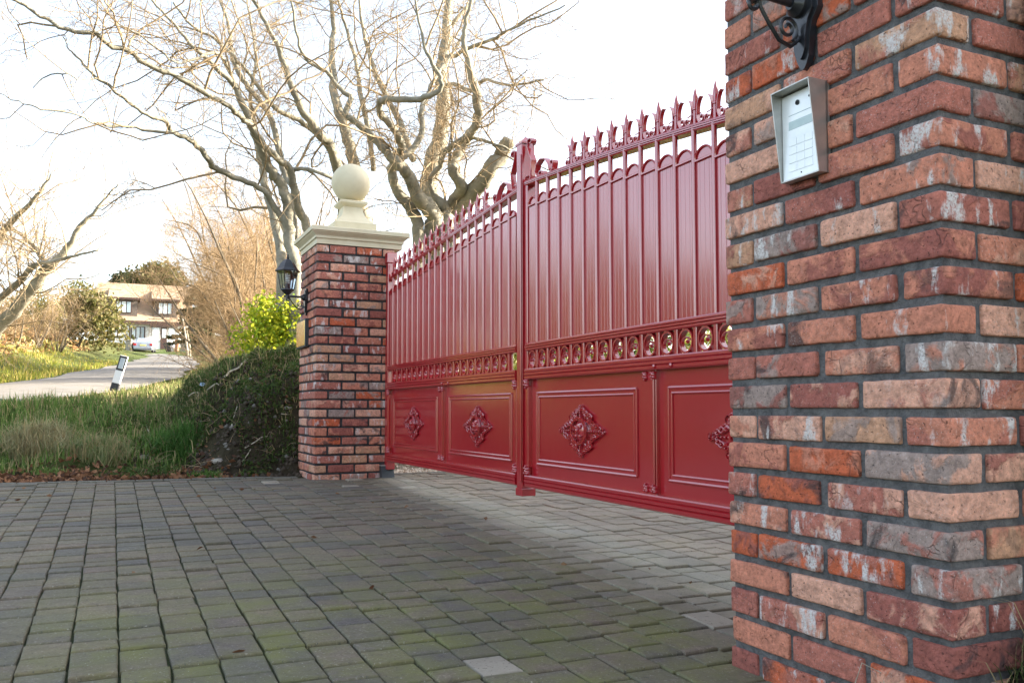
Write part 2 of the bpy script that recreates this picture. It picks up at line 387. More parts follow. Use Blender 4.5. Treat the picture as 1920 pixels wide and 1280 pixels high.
def terrain(X, Y):
    X = np.asarray(X, float); Y = np.asarray(Y, float); u, v = uv_of(X, Y)
    pz = pav_z(u); w = edge_u(v) - u
    rd = road_dist(X, Y)
    zf = far_plane(Y) + 1.05*sstep(2.3, 6.0, rd)*sstep(9, 16, Y) + .7*sstep(2.2, 6.0, -rd)*sstep(19, 27, Y)*sstep(-2, -9, X+0*Y)
    zf = zf + .12*lump(X, Y, .55)*sstep(2.5, 5, np.abs(rd))*sstep(11, 16, Y)
    zi = pz*sstep(-20, -3, u) + .35*sstep(-3, -20, u)                      # inside the property
    side = sstep(.45, 1.5, v)*sstep(45, 24, Y)
    open_z = zf*(1-side) + zi*side
    # bank behind the paving edge
    zc = np.interp(v, [-6, -2.6, -1.5, -1.13, -.86, -.76, -.55, -.35, .0, .5], [.62, .62, .62, .60, .66, .90, 1.04, 1.14, 1.22, 1.24])
    steep = sstep(-1.15, -.25, v)
    rise = sstep(.45, 2.5, w)*(1-steep) + (.78*sstep(.22, 1.0, w)**.8 + .22*sstep(.9, 2.3, w))*steep
    zb = pz + (zc - pz)*rise
    zb = zb + .05*lump(X, Y, 2.3)*sstep(.3, 1.0, w) + .03*lump(X, Y, 6.5, 2)*sstep(.2, .8, w) + .09*steep*lump(X, Y, 4.4, 5)*sstep(.2, .5, w)*sstep(2.4, 1.2, w)
    zb = zb*(1-side) + zi*side
    t = sstep(2.6, 5.2, w)
    z_out = zb*(1-t) + open_z*t
    # under the paving / on the near side of the edge
    z_in = pz - .015 - .13*sstep(0, .3, -w)
    z_in_left = pz - .02
    soil = sstep(5.02, 5.2, u)*sstep(-.06, .12, v)
    z_in = z_in*(1-soil) + (pz + .015 + .02*lump(X, Y, 9) + .10*sstep(.05, .8, v)*sstep(5.7, 6.0, u))*soil
    L = sstep(-5.0, -6.2, v)
    z_in = z_in*(1-L) + np.maximum(far_plane(Y), -.5)*L
    z = np.where(w > 0, z_out - .015*(w < .3), z_in)
    # road cutting keeps the road even
    rr = sstep(3.0, 2.0, np.abs(rd))*sstep(8, 13, Y)*(w > 2.5)
    return z*(1-rr) + (far_plane(Y)-.03)*rr
def tz(x, y): return float(terrain(np.array([x]), np.array([y]))[0])

def grid_axis(a, f0, f1, b, fine, grow):
    mid = list(np.arange(f0, f1+1e-6, fine)); lo = []; s = fine; x = f0
    while x > a: s *= grow; x -= s; lo.append(x)
    hi = []; s = fine; x = mid[-1]
    while x < b: s *= grow; x += s; hi.append(x)
    return np.array(lo[::-1] + mid + hi)
gx = grid_axis(-700, -8.0, 2.4, 700, .13, 1.13); gy = grid_axis(-300, 5.6, 14.0, 1500, .13, 1.10)
GX, GY = np.meshgrid(gx, gy); GZ = terrain(GX, GY)
nx, ny = len(gx), len(gy)
idx = np.arange(nx*ny).reshape(ny, nx)
Fq = np.stack([idx[:-1,:-1], idx[:-1,1:], idx[1:,1:], idx[1:,:-1]], -1).reshape(-1, 4)
me = bpy.data.meshes.new("terrain"); me.from_pydata(np.stack([GX, GY, GZ], -1).reshape(-1, 3).tolist(), [], Fq.tolist())
me.polygons.foreach_set("use_smooth", np.ones(len(me.polygons), bool))
U_, V_ = uv_of(GX, GY); W_ = edge_u(V_) - U_; RD_ = road_dist(GX, GY)
grassc = np.array([.075,.105,.028]); soilc = np.array([.060,.045,.030]); litc = np.array([.10,.055,.03]); gravc = np.array([.42,.36,.27]); strawc = np.array([.24,.18,.075]); mosc = np.array([.05,.062,.022])
gcol = np.zeros(GX.shape + (3,)); gcol[:] = grassc
def lay(mask, c):
    global gcol
    gcol = gcol*(1-mask[..., None]) + np.asarray(c)*mask[..., None]
lay(sstep(2.0, 5.5, RD_)*sstep(12, 16, GY), strawc*.5 + grassc*.5)
lay((sstep(-1.5, -.5, V_)*sstep(1.9, 1.2, W_)*(W_ > -.2))*.92, soilc)
lay(sstep(-2.0, -.8, V_)*sstep(1.2, 2.0, W_)*sstep(6, 3, W_)*.6, mosc)
lay(sstep(.75, .5, W_)*(W_ > -.5)*sstep(-.9, -1.3, V_), litc*.7)
lay(sstep(.62, .85, V_)*sstep(60, 25, GY), strawc*.6 + grassc*.6)
lay(sstep(.62, .85, V_)*sstep(6.0, 3.0, V_)*sstep(3.2, 2.2, W_), gravc)
lay(sstep(5.0, 5.2, U_)*sstep(-.1, .0, V_), soilc)
at = me.color_attributes.new("Col", 'FLOAT_COLOR', 'POINT'); arr = np.ones((nx*ny, 4), np.float32); arr[:, :3] = gcol.reshape(-1, 3); at.data.foreach_set("color", arr.ravel())
link("terrain", me, M['ground'], kind="structure")

# road ribbon draped a few centimetres above the terrain
mb = MB(); k = 9
T = np.gradient(RP, axis=0); T /= np.linalg.norm(T, axis=1)[:, None]; NN = np.stack([-T[:, 1], T[:, 0]], 1)
Vv = []
for i, (p, q) in enumerate(zip(RP, NN)):
    for j in range(k):
        off = (j/(k-1)-.5)*3.1 + .12*math.sin(i*.9)*(1 if j in (0, k-1) else 0)
        xx, yy = p + q*off; Vv.append((xx, yy, max(tz(xx, yy), float(far_plane(yy))-.03) + .035 + .04*(1-(2*j/(k-1)-1)**2)))
mb.add(Vv, [(i*k+j, i*k+j+1, (i+1)*k+j+1, (i+1)*k+j) for i in range(len(RP)-1) for j in range(k-1)])
mb.build("road", M['asphalt'], smooth=True, kind="structure")

# ================================================================== paving
paving = bpy.data.objects.new("paving", None); COL.objects.link(paving); paving["kind"] = "structure"
V0 = -1.45
def warp(u, v):
    bend = .018*np.sin((u+.5)*.62)*sstep(-1.6, -3.0, v)
    return V0 + (v - V0)*(1 - .0215*np.clip(u, -1, 12)) + bend
def block_mesh(cs, z0, rv, tilt=(0,0,0), b=.0045, depth=.055):
    """cs: four uv corners (counter clockwise); chamfered tumbled block"""
    c = np.mean(cs, 0); V = []
    def ring(shr, dz):
        for p in cs:
            q = c + (p-c)*(1 - shr/np.maximum(np.abs(p-c), 1e-4)*1.0) if False else p + np.sign(c-p)*shr
            x, y = XY(q[0], q[1]); V.append((x, y, z0 + dz + tilt[0] + tilt[1]*(q[0]-c[0]) + tilt[2]*(q[1]-c[1])))
    ring(0, -depth); ring(0, -b*1.1); ring(b*.45, -b*.3); ring(b*1.3, 0)
    F = [(i*4+j, i*4+(j+1) % 4, (i+1)*4+(j+1) % 4, (i+1)*4+j) for i in range(3) for j in range(4)] + [(12,13,14,15)]
    return V, F
blocks = []
colw = .130; prnd = random.Random(3)
UMAX, VMIN, VMAX = 9.5, -5.2, 4.2
jcol = int((VMIN-V0)/colw/.8) - 2
vj = V0 - colw*math.ceil((V0-VMIN)/(colw*.8)) ; cols_v = []
vv = vj
while vv < VMAX*1.35: cols_v.append(vv); vv += colw
for va in cols_v:
    vb = va + colw
    wa, wb = float(warp(0, va)), float(warp(0, vb))
    u = float(edge_u((wa+wb)/2)) + .105 + .0
    while u < UMAX:
        ln = prnd.choice((.095,.095,.125,.125,.125,.155,.155,.185,.20))
        u2 = u + ln
        g = .0036; h = .0024
        cs = [(u+g, float(warp(u, va))+h), (u2-g, float(warp(u2, va))+h), (u2-g, float(warp(u2, vb))-h), (u+g, float(warp(u, vb))-h)]
        cs = np.array([(a + prnd.uniform(-.0035,.0035), b_ + prnd.uniform(-.003,.003)) for a, b_ in cs])
        c = cs.mean(0); u = u2
        if c[1] < VMIN or c[1] > VMAX: continue
        if -.68 < c[0] < .02 and -.0 < c[1] < .66: continue                 # far pier stands here
        if c[0] > 5.12 and c[1] > .0: continue                              # near pier and soil
        blocks.append((cs, c))
PALE = [(4.86,-.53),(.10,.29),(.58,.20),(.76,.565),(4.73,.205),(.05,-.32)]
def block_col(c):
    r = prnd.random(); pale = 0
    x, y = XY(*c)
    # paler strip along the gate: brighter light painted into the block colour; mossy where nobody walks
    gate_light = float(sstep(-.22, .22, c[1] - (.45 - .055*c[0])))*float(sstep(-.3, .6, c[0]))
    pale = .92*gate_light*prnd.uniform(.8, 1.1) + .12*float(sstep(-1.0, .2, c[1]))*prnd.random()
    moss = float(sstep(2.4, 4.7, c[0])*sstep(-2.4, -1.0, c[1]))*prnd.uniform(.6, 1.3)*(1-.8*gate_light) + .18
    for q in PALE:
        if abs(c[0]-q[0]) < .085 and abs(c[1]-q[1]) < .068: pale = 1.45; moss = 0
    return (r, pale, moss)
blocks.sort(key=lambda b: np.hypot(*XY(*b[1])))
def on_screen(c):
    x, y = XY(*c); d = y*math.cos(PITCH); z = pav_z(c[0]) - CZ
    if y < .4: return False
    px = CX + FOC*x/(y*math.cos(PITCH)+z*math.sin(PITCH)); py = CY - FOC*(z*math.cos(PITCH)-y*math.sin(PITCH))/(y*math.cos(PITCH)+z*math.sin(PITCH))
    return -40 < px < 1420 and py < 1330
near, rest = [], []
for b in blocks: (near if on_screen(b[1]) and len(near) < 300 else rest).append(b)
rest_mb = MB()
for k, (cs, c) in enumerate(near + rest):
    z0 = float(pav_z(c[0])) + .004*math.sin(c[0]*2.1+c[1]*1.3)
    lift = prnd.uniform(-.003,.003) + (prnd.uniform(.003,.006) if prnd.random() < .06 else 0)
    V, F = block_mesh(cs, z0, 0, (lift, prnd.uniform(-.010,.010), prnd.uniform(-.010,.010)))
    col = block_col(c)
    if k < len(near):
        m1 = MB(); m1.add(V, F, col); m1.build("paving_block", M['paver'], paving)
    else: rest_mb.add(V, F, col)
# grey edging course along the far edge
v = VMIN
while v < VMAX:
    v2 = v + .205
    if not (-.05 < v2 and v < .70):
        cs = np.array([(float(edge_u(v))+.004, v+.003), (float(edge_u(v))+.10, v+.003), (float(edge_u(v2))+.10, v2-.003), (float(edge_u(v2))+.004, v2-.003)])
        V, F = block_mesh(cs, float(pav_z(cs[0][0]))+.004, 0, (prnd.uniform(-.003,.004), prnd.uniform(-.02,.02), 0))
        rest_mb.add(V, F, (.55, -.0, .1))
    v = v2
rest_mb.build("paving_blocks", M['paver'], paving, kind="stuff")
bed = MB(); us = np.linspace(-.9, UMAX, 40); vs = np.linspace(VMIN, VMAX, 40); BV = []
for a in us:
    for b_ in vs:
        uu = max(a, float(edge_u(b_))+.003); x, y = XY(uu, b_); BV.append((x, y, float(pav_z(uu)) - .012 + .004*math.sin(uu*2.1+b_*1.3)*.9 - (.05 if (uu > 5.14 and b_ > .0) else 0)))
bed.add(BV, [(i*40+j, i*40+j+1, (i+1)*40+j+1, (i+1)*40+j) for i in range(39) for j in range(39)])
bed.build("joint_soil", M['moss'], paving)

# ================================================================== brick piers
def brick_meshes(n=12, hx=.1052, hy=.0500, hz=.0305):
    out = []
    def axis(h, m): return [-h, -h+.0035, -h+.011] + list(np.linspace(-h+.03, h-.03, m)) + [h-.011, h-.0035, h] if m > 0 else [-h, -h+.0035, -h+.011, 0, h-.011, h-.0035, h]
    ax, ay, az = axis(hx, 7), axis(hy, 3), axis(hz, 0)
    for s in range(n):
        V = []; key = {}; F = []
        sv = Vector((s*7.3, s*3.1, s*5.7)); br = rnd.uniform(.0035,.006)
        sx, sy_, sz = rnd.uniform(-.003,.001), rnd.uniform(-.001,.002), rnd.uniform(-.0025,.0015)
        def vid(p):
            k = tuple(round(c, 5) for c in p)
            if k in key: return key[k]
            q = Vector(p); nz_ = noise.noise(q*14 + sv); n2 = noise.noise(q*45 + sv); n3 = noise.noise(q*110 + sv)
            r = br + max(0, nz_)*.007 + max(0, n2)*.005
            inner = Vector((max(-hx+r, min(hx-r, q.x)), max(-hy+r, min(hy-r, q.y)), max(-hz+r, min(hz-r, q.z))))
            dlt = q - inner
            if dlt.length > 1e-7: q = inner + dlt.normalized()*min(dlt.length, r)
            nrm = (q - inner); nrm = nrm.normalized() if nrm.length > 1e-7 else Vector((0,0,0))
            q = q + nrm*(n2*.0016 + n3*.0011 + nz_*.0018)
            q = Vector((q.x*(1+sx/hx), q.y*(1+sy_/hy), q.z*(1+sz/hz)))
            key[k] = len(V); V.append(q[:]); return key[k]
        for (A, B, f) in ((ax, ay, lambda a, b, s_: (a, b, s_*hz)), (ax, az, lambda a, b, s_: (a, s_*hy, b)), (ay, az, lambda a, b, s_: (s_*hx, a, b))):
            for sg in (-1, 1):
                for i in range(len(A)-1):
                    for j in range(len(B)-1):
                        F.append((vid(f(A[i],B[j],sg)), vid(f(A[i+1],B[j],sg)), vid(f(A[i+1],B[j+1],sg)), vid(f(A[i],B[j+1],sg))))
        mb = MB(); mb.add(V, F); me = mb.mesh("brick", True); me.materials.append(M['brick']); out.append(me)
    return out
BRICKS = brick_meshes()
def pier(label, u0, joint0, k0, k1, outer_even):
    x, y = XY(u0, 0)
    root = thing("brick_pier", label, "pier", (x, y, joint0 + k0*.075), ROT)
    zb = 0.0; H = (k1-k0)*.075
    core = MB().box(.011, PW-.011, .011, PW-.011, -.25, H-.002); core.build("mortar_core", M['mortar'] if u0 > 0 else M['mortar_dark'], root)
    a = .05125; W = PW
    for k in range(k0, k1):
        z = (k-k0)*.075 + .0375
        outer = (k % 2 == 0) == outer_even
        spots = []
        for far in (a, W-a):
            for c in (.1075, .3325, .5575): spots.append((c, far, 0))
            for c in (.22, .445): spots.append((far, c, 1))
        for (p, q, o) in spots:
            if not outer: p, q, o = q, p, 1-o
            ob = link("brick", rnd.choice(BRICKS), None, root, (p+rnd.uniform(-.0025,.0025), q+rnd.uniform(-.0025,.0025), z+rnd.uniform(-.0012,.0012)))
            ob.rotation_euler = (rnd.choice((0, math.pi)), rnd.uniform(-.006,.006), (math.pi/2 if o else 0) + rnd.choice((0, math.pi)) + rnd.uniform(-.008,.008))
    # cast stone cap: stepped cornice, plinth, flared neck and ball
    cx, cy = PW/2, PW/2 + .030
    hx_, hy_ = PW/2, PW/2 + .025
    steps = [(.004,0),(.004,.042),(.016,.046),(.016,.066),(.030,.080),(.044,.092),(.044,.098),(.056,.102),(.056,.132),(.052,.138),(-.02,.150)]
    V = []; 
    for o, z in steps: V += [(cx-hx_-o, cy-hy_-o, H+z), (cx+hx_+o, cy-hy_-o, H+z), (cx+hx_+o, cy+hy_+o, H+z), (cx-hx_-o, cy+hy_+o, H+z)]
    n = len(steps); Fc = [(i*4+j, i*4+(j+1) % 4, (i+1)*4+(j+1) % 4, (i+1)*4+j) for i in range(n-1) for j in range(4)] + [(3,2,1,0), tuple((n-1)*4+j for j in range(4))]
    cap = MB().add(V, Fc).build("capstone", M['stone'], root, smooth=25)
    fin = MB().lathe([(.21,.149),(.21,.172),(.182,.176),(.182,.232),(.165,.240),(.150,.256),(.120,.282),(.100,.312),(.088,.345),(.080,.395)], c=(cx, cy, H), square=True).build("finial_base", M['stone'], root, smooth=25)
    MB().lathe([(.080,.390),(.092,.396),(.112,.408),(.120,.418),(.120,.434),(.108,.440),(.070,.452)], k=4, c=(cx, cy, H), square=True).build("neck_moulding", M['stone'], fin, smooth=25)
    R_ = .168; zc = .44 + R_ + .005
    MB().lathe([(max(.002, R_*math.sin(t)), zc - R_*math.cos(t)) for t in np.linspace(0, math.pi, 29)], 40, c=(cx, cy, H)).build("finial_ball", M['stone'], fin, smooth=True)
    return root
far_pier = pier("brick gate pier with cream stone cap, ball finial and brass plaque, beside the grass bank", -PW, .895, -11, 15, True)
near_pier = pier("large brick gate pier carrying the steel keypad", OPEN, .655, -9, 18, True)

# ================================================================== gate leaves
GV = .60
def zl(t): return 1.930 - .058*t - .003*t*t      # top of the arched rail, t = distance from the meeting line
def zr(t): return 1.948 - .070*t - .0155*t*t
GROOVED = lambda z0, z1, y0, y1: [(y0,z0),(y0-.004,z0+.006),(y0-.004,z0+(z1-z0)*.30),(y0+.002,z0+(z1-z0)*.36),(y0-.006,z0+(z1-z0)*.42),(y0-.006,z0+(z1-z0)*.60),(y0+.002,z0+(z1-z0)*.66),(y0-.004,z0+(z1-z0)*.72),(y0-.004,z1-.006),(y0,z1),(y1,z1),(y1,z0)]
def spiral(cx, cz, r0, r1, a0, a1, n=22):
    return [(cx + (r0+(r1-r0)*i/n)*math.cos(a0+(a1-a0)*i/n), cz + (r0+(r1-r0)*i/n)*math.sin(a0+(a1-a0)*i/n)) for i in range(n+1)]
def make_finial():
    m = MB(); m.lathe([(.0115,-.004),(.0115,.055),(.0150,.058),(.0150,.064),(.0115,.067),(.0105,.080),(.0110,.090),(.0115,.098),(.0090,.118),(.0055,.134),(.0010,.150)], 8)
    return m.mesh("finial", 40)
def make_strap(s):
    m = MB(); pts = spiral(.046, .020, .006, .015, math.radians(200), math.radians(-90), 10) + [(.034,.004),(.024,.012),(.0185,.026),(.0165,.045),(.0175,.065),(.022,.084),(.031,.100),(.041,.106)]
    m.strap([(s*x, z) for x, z in pts], .018, .0035)
    m.tube([(0,-.006,.042),(s*.045,-.006,.036)], .0028, 5)
    return m.mesh("strap", 35)
FINIAL = make_finial(); STRAPS = (make_strap(1), make_strap(-1))
def make_oval():
    m = MB(); n = 36; ru, rz = .047, .050
    for (r_in, r_out, y0, y1) in ((.84, 1.0, -.012, .014),):
        V = []; 
        for i in range(n):
            a = 2*math.pi*i/n; c, s = math.cos(a), math.sin(a)
            V += [(ru*r_out*c, y0, rz*r_out*s), (ru*r_in*c, y0, rz*r_in*s), (ru*r_in*c, y1, rz*r_in*s), (ru*r_out*c, y1, rz*r_out*s)]
        m.add(V, [(i*4+j, ((i+1) % n)*4+j, ((i+1) % n)*4+(j+1) % 4, i*4+(j+1) % 4) for i in range(n) for j in range(4)])
    return m.mesh("oval_ring", 35)
def make_leaf_scroll():
    m = MB(); pts = spiral(-.004, -.010, .034, .026, math.radians(250), math.radians(80), 14) + [(.006,.014),(.013,.004)]
    m.strap(pts, .014, .004)
    for i in range(6):
        a = math.radians(20 - i*30); L = .020 - .0012*i
        p0 = np.array((.012, -.004, .004)); p1 = p0 + np.array((math.cos(a)*L*.9, -.003, math.sin(a)*L)); pm = (p0+p1)/2 + np.array((0,-.005,0))
        m.tube([p0, pm, p1], [.003,.0055,.0025], 6)
    return m.mesh("leaf_scroll", 40)
OVAL, LEAFS = make_oval(), make_leaf_scroll()
def make_rosette():
    m = MB()
    def blob(x, z, r, h, sx=1, sz=1): m.lathe([(r,0),(r*.92,h*.45),(r*.6,h*.85),(.001,h)], 8, c=(0,0,0)); 
    def dome(x, z, rx, rz, h, k=12):
        V = [(x+rx*q*math.cos(a), -h*hh, z+rz*q*math.sin(a)) for q, hh in ((1,0),(.85,.6),(.5,.92)) for a in np.arange(k)*2*math.pi/k] + [(x,-h,z)]
        F = [(i*k+j, i*k+(j+1) % k, (i+1)*k+(j+1) % k, (i+1)*k+j) for i in range(2) for j in range(k)] + [(2*k+j, 2*k+(j+1) % k, 3*k) for j in range(k)]
        m.add(V, F)
    def ring(x, z, rx, rz, r, y=-.008, n=14, a0=0, a1=2*math.pi):
        aa = np.linspace(a0, a1, n); m.tube([(x+rx*math.cos(a), y, z+rz*math.sin(a)) for a in aa], r, 5)
    ring(0, 0, .074, .064, .0055, -.024, 26); ring(0, 0, .066, .056, .003, -.028, 26); dome(0, 0, .068, .058, .026, 18)
    for (x, z, rx, rz, h) in ((-.022,.018,.018,.016,.034),(.020,.020,.018,.015,.034),(0,.0,.015,.024,.042),(-.02,-.024,.022,.010,.033),(.02,-.024,.022,.010,.034)): dome(x, z, rx, rz, h, 9)
    r2 = random.Random(5)
    for (dx, dz, L) in ((1,0,.205),(-1,0,.205),(0,1,.118),(0,-1,.118)):
        px_, pz_ = abs(dz), abs(dx)
        for i in range(7):
            t = i/6; c = .068 + (L-.068)*t; sp = (1-t)**1.35*.050*(1.0 if dx else 1.7) + .008; rr = .017*(1-t*.45)
            for s in (-1, 1):
                x = dx*c + px_*sp*s; z = dz*c + pz_*sp*s
                ring(x, z, rr*1.15, rr*.85, .0045*(1-.3*t), -.010 - .004*r2.random(), 10, r2.uniform(0,6), r2.uniform(8,11))
                dome(x+r2.uniform(-.006,.006), z+r2.uniform(-.005,.005), rr*.6, rr*.5, .018, 7)
            dome(dx*c, dz*c, .010*(1-.3*t), .008*(1-.3*t), .020, 7)
        dome(dx*(L+.008), dz*(L+.006), .010, .008, .010, 8)
    for sx in (-1, 1):
        for sz in (-1, 1):
            for i in range(3):
                t = (i+.75)/3.5; x = sx*(.125*(1-t)+.022); z = sz*(.074*t+.012)
                dome(x, z, .014, .011, .016, 7); ring(x*1.05, z*1.08, .013, .010, .0035, -.008, 9, r2.uniform(0,6), r2.uniform(8,10))
    return m.mesh("rosette", 40)
ROSETTE = make_rosette()
def make_corner():
    m = MB()
    for (x, z, r) in ((0,0,.020),(.008,-.016,.014),(-.010,-.012,.013),(.012,.010,.011),(-.012,.010,.012),(0,-.028,.009)):
        k = 8; V = [(x+r*q*math.cos(a), -h, z+r*q*math.sin(a)) for q, h in ((1,.0),(.8,.012),(.4,.020)) for a in np.arange(k)*2*math.pi/k] + [(x,-.022,z)]
        m.add(V, [(i*k+j, i*k+(j+1) % k, (i+1)*k+(j+1) % k, (i+1)*k+j) for i in range(2) for j in range(k)] + [(2*k+j, 2*k+(j+1) % k, 3*k) for j in range(k)])
    return m.mesh("corner_ornament", 40)
CORNER = make_corner()
def make_board(width, h):
    """infill board: three shallow V joints on its face, half-round head"""
    hw = width/2; g = .0016; xs = [-hw]
    for c in (-hw*.5, 0, hw*.5): xs += [c-g, c, c+g]
    xs += [hw]; ys = [0] + [0, .002, 0]*3 + [0]
    m = MB(); V = [(x, y, 0) for x, y in zip(xs, ys)] + [(x, y, h) for x, y in zip(xs, ys)]; k = len(xs)
    m.add(V, [(j, j+1, k+j+1, k+j) for j in range(k-1)])
    arc = [(hw*math.cos(a), h + hw*.82*math.sin(a)) for a in np.linspace(0, math.pi, 15)]
    m.prism_y(arc, .0, .008); m.box(-hw, hw, .0035, .010, 0, h)
    return m
for t_ in ("left", "right"):
    if t_ == "left":
        ua, ub, ztop, tt = .055, 2.590, zl, (lambda u: 2.62-u)
        label = "red gate leaf hung on the far pier, with the tall meeting post"
    else:
        ua, ub, ztop, tt = 2.680, 5.105, zr, (lambda u: u-2.62)
        label = "red gate leaf whose hinge side is behind the keypad pier"
    hx0 = ua if t_ == "left" else ub
    X0, Y0 = XY(hx0, GV); root = thing("gate_leaf", label, "gate", (X0, Y0, 0), ROT, None)
    P = lambda u: u - hx0
    rail_z = lambda x: ztop(tt(x + hx0))
    # frame
    if t_ == "left":
        MB().bevbox(P(.020), P(.085), -.02, .05, .17, 1.885, .004).build("hinge_stile", M['paint'], root)
        MB().bevbox(P(.012), P(.093), -.028, .058, 1.885, 1.975, .005).build("stile_cap", M['paint'], root)
        MB().bevbox(P(2.597), P(2.665), -.022, .062, .225, 2.165, .005).build("meeting_post", M['paint'], root)
        MB().bevbox(P(2.640), P(2.667), -.030, -.0215, .26, 2.10, .003).build("cover_strip", M['paint'], root)
        MB().lathe([(.044,2.163),(.044,2.174),(.036,2.180),(.002,2.212)], c=(P(2.631), .020, 0), square=True).build("post_cap", M['paint'], root)
        MB().bevbox(P(2.590), P(2.672), -.026, .062, .185, .228, .004).build("post_foot", M['paint'], root)
    else:
        MB().bevbox(P(5.045), P(5.112), -.02, .05, .17, 1.80, .004).build("hinge_stile", M['paint'], root)
        MB().bevbox(P(5.037), P(5.120), -.028, .058, 1.80, 1.89, .005).build("stile_cap", M['paint'], root)
        MB().bevbox(P(2.676), P(2.716), -.012, .045, .24, 1.935, .004).build("meeting_stile", M['paint'], root)
    pr = [(p[0]-.012, p[1]) for p in GROOVED(-.030, 0, 0, .05)]
    MB().sweep_u([(y, z) for y, z in pr], P(ua), P(ub), rail_z, 28).build("top_rail", M['paint'], root, smooth=30)
    MB().sweep_u(GROOVED(.985, 1.028, -.016, .045), P(ua+.02), P(ub-.01)).build("upper_rail", M['paint'], root)
    MB().sweep_u(GROOVED(.828, .886, -.020, .048), P(ua+.02), P(ub-.01)).build("middle_rail", M['paint'], root)
    MB().sweep_u(GROOVED(.240, .305, -.020, .048), P(ua+.02), P(ub-.01)).build("bottom_rail", M['paint'], root)
    mull = (ua+ub)/2 + (.005 if t_ == "right" else .02)
    MB().bevbox(P(mull-.042), P(mull+.042), -.006, .040, .300, .832, .003).build("mullion", M['paint'], root)
    for s in (-1, 1):
        if s > 0: MB().bevbox(P(mull+s*.024-.014), P(mull+s*.024+.014), -.016, -.005, .345, .792, .004).build("trim_strip", M['paint'], root)
        for zz, fl in ((.810, 0), (.325, math.pi)):
            o = link("corner_ornament", CORNER, M['paint'], root, (P(mull+s*.030), -.004, zz)); o.rotation_euler = (0, fl, 0); o.scale = (.75, .8, .75)
    for e, s in ((ua+.03, 1), (ub-.03, -1)):
        MB().bevbox(P(e-.016), P(e+.016), -.014, .03, .345, .792, .004).build("trim_strip", M['paint'], root)
        for zz, fl in ((.810, 0), (.325, math.pi)):
            o = link("corner_ornament", CORNER, M['paint'], root, (P(e), -.008, zz)); o.rotation_euler = (0, fl, 0)
    for (a, b) in ((ua+.04, mull-.04), (mull+.04, ub-.04)):
        MB().box(P(a), P(b), .012, .022, .29, .84).build("panel", M['paint'], root)
        c0, c1, z0, z1 = a+.075, b-.085, .370, .752
        m = MB(); r = .008
        for q, hh in ((0, .010), (.022, .010)):
            for (p0, p1) in (((c0+q,z0+q),(c1-q,z0+q)), ((c1-q,z0+q),(c1-q,z1-q)), ((c1-q,z1-q),(c0+q,z1-q)), ((c0+q,z1-q),(c0+q,z0+q))):
                m.tube([(P(p0[0]), .010, p0[1]), (P(p1[0]), .010, p1[1])], r if q == 0 else .006, 8)
        for (x0, x1, zz0, zz1) in ((c0,c1,z0,z0+.022),(c0,c1,z1-.022,z1),(c0,c0+.022,z0+.0225,z1-.0225),(c1-.022,c1,z0+.0225,z1-.0225)):
            m.box(P(x0), P(x1), .008, .014, zz0, zz1)
        m.build("moulding", M['paint'], root, smooth=35)
        link("rosette", ROSETTE, M['paint'], root, (P((c0+c1)/2), .012, .557))
    for du in (-.06, .06):
        MB().lathe([(.010,0),(.009,.006),(.001,.010)], 10).build("rivet", M['paint'], root, smooth=40, loc=(P(mull+du+.12), -.024, .842)).rotation_euler = (math.pi/2, 0, 0)
    # bars, boards, ovals, finials
    pitch = .1265
    first = 2.828 if t_ == "right" else 2.465
    n = 18 if t_ == "right" else 19
    bars = [first + i*pitch*(1 if t_ == "right" else -1) for i in range(n)]
    for i, u in enumerate(bars):
        top = ztop(tt(u))
        MB().tube([(0,0,1.02),(0,0,top-.012)], .0115, 10).build("bar", M['paint'], root, smooth=50, loc=(P(u), -.005, 0))
        MB().bevbox(-.011, .011, -.014, .016, .880, .990, .003).build("band_bar", M['paint'], root, loc=(P(u), 0, 0))
        if i >= 3:
            f = link("finial", FINIAL, M['paint'], root, (P(u), .004, top))
            slope = (ztop(tt(u+.05)) - ztop(tt(u-.05)))/.1
            for s, me_ in zip((1, -1), STRAPS):
                o = link("strap", me_, M['paint'], f, (0, 0, slope*.03*s))
    edges = [ua+.035] + sorted(bars) + [ub-.035] if t_ == "left" else [ua+.04] + sorted(bars) + [ub-.06]
    for a, b in zip(edges[:-1], edges[1:]):
        wdt = b - a - .010
        if wdt < .03: continue
        c = (a+b)/2; hb = ztop(tt(c)) - .145 - 1.02
        bd = make_board(wdt, hb).build("board", M['paint'], root, loc=(P(c), -.004, 1.02))
        rim = MB(); hw = wdt/2 - .004
        rim.tube([(hw*math.cos(q), -.003, hb + .002 + hw*.84*math.sin(q)) for q in np.linspace(0, math.pi, 15)], .0048, 6)
        rim.bevbox(-hw-.004, hw+.004, -.009, .002, hb-.006, hb+.004, .002)
        rim.build("arch_rim", M['paint'], bd, smooth=40)
        if wdt > .09:
            ov = link("oval_ring", OVAL, M['paint'], root, (P(c), 0, .9355))
            lf = link("leaf_scroll", LEAFS, M['paint'], ov, (0, .0, 0))
    # S-scrolls beside the meeting post
    s = 1 if t_ == "right" else -1
    for pts in (spiral(.030, .205, .004, .022, math.radians(-120), math.radians(150), 16)[::1] + [(.014,.180),(.030,.140),(.048,.105)] + spiral(.020, .020, .026, .008, math.radians(55), math.radians(-300), 20)[2:],
                spiral(.115, .018, .006, .024, math.radians(200), math.radians(-60-120), 16) + [(.078,.030),(.085,.070),(.112,.092),(.145,.085),(.170,.055),(.185,.015)],
                [(.190,.0),(.204,.018),(.208,.045)] + spiral(.196, .052, .013, .005, math.radians(-20), math.radians(240), 12)):
        m = MB(); m.strap([(s*x*1.62, z*1.06) for x, z in pts], .034, .005)
        u_s = 2.672 if s > 0 else 2.585
        base = ztop(tt(u_s + s*.16))
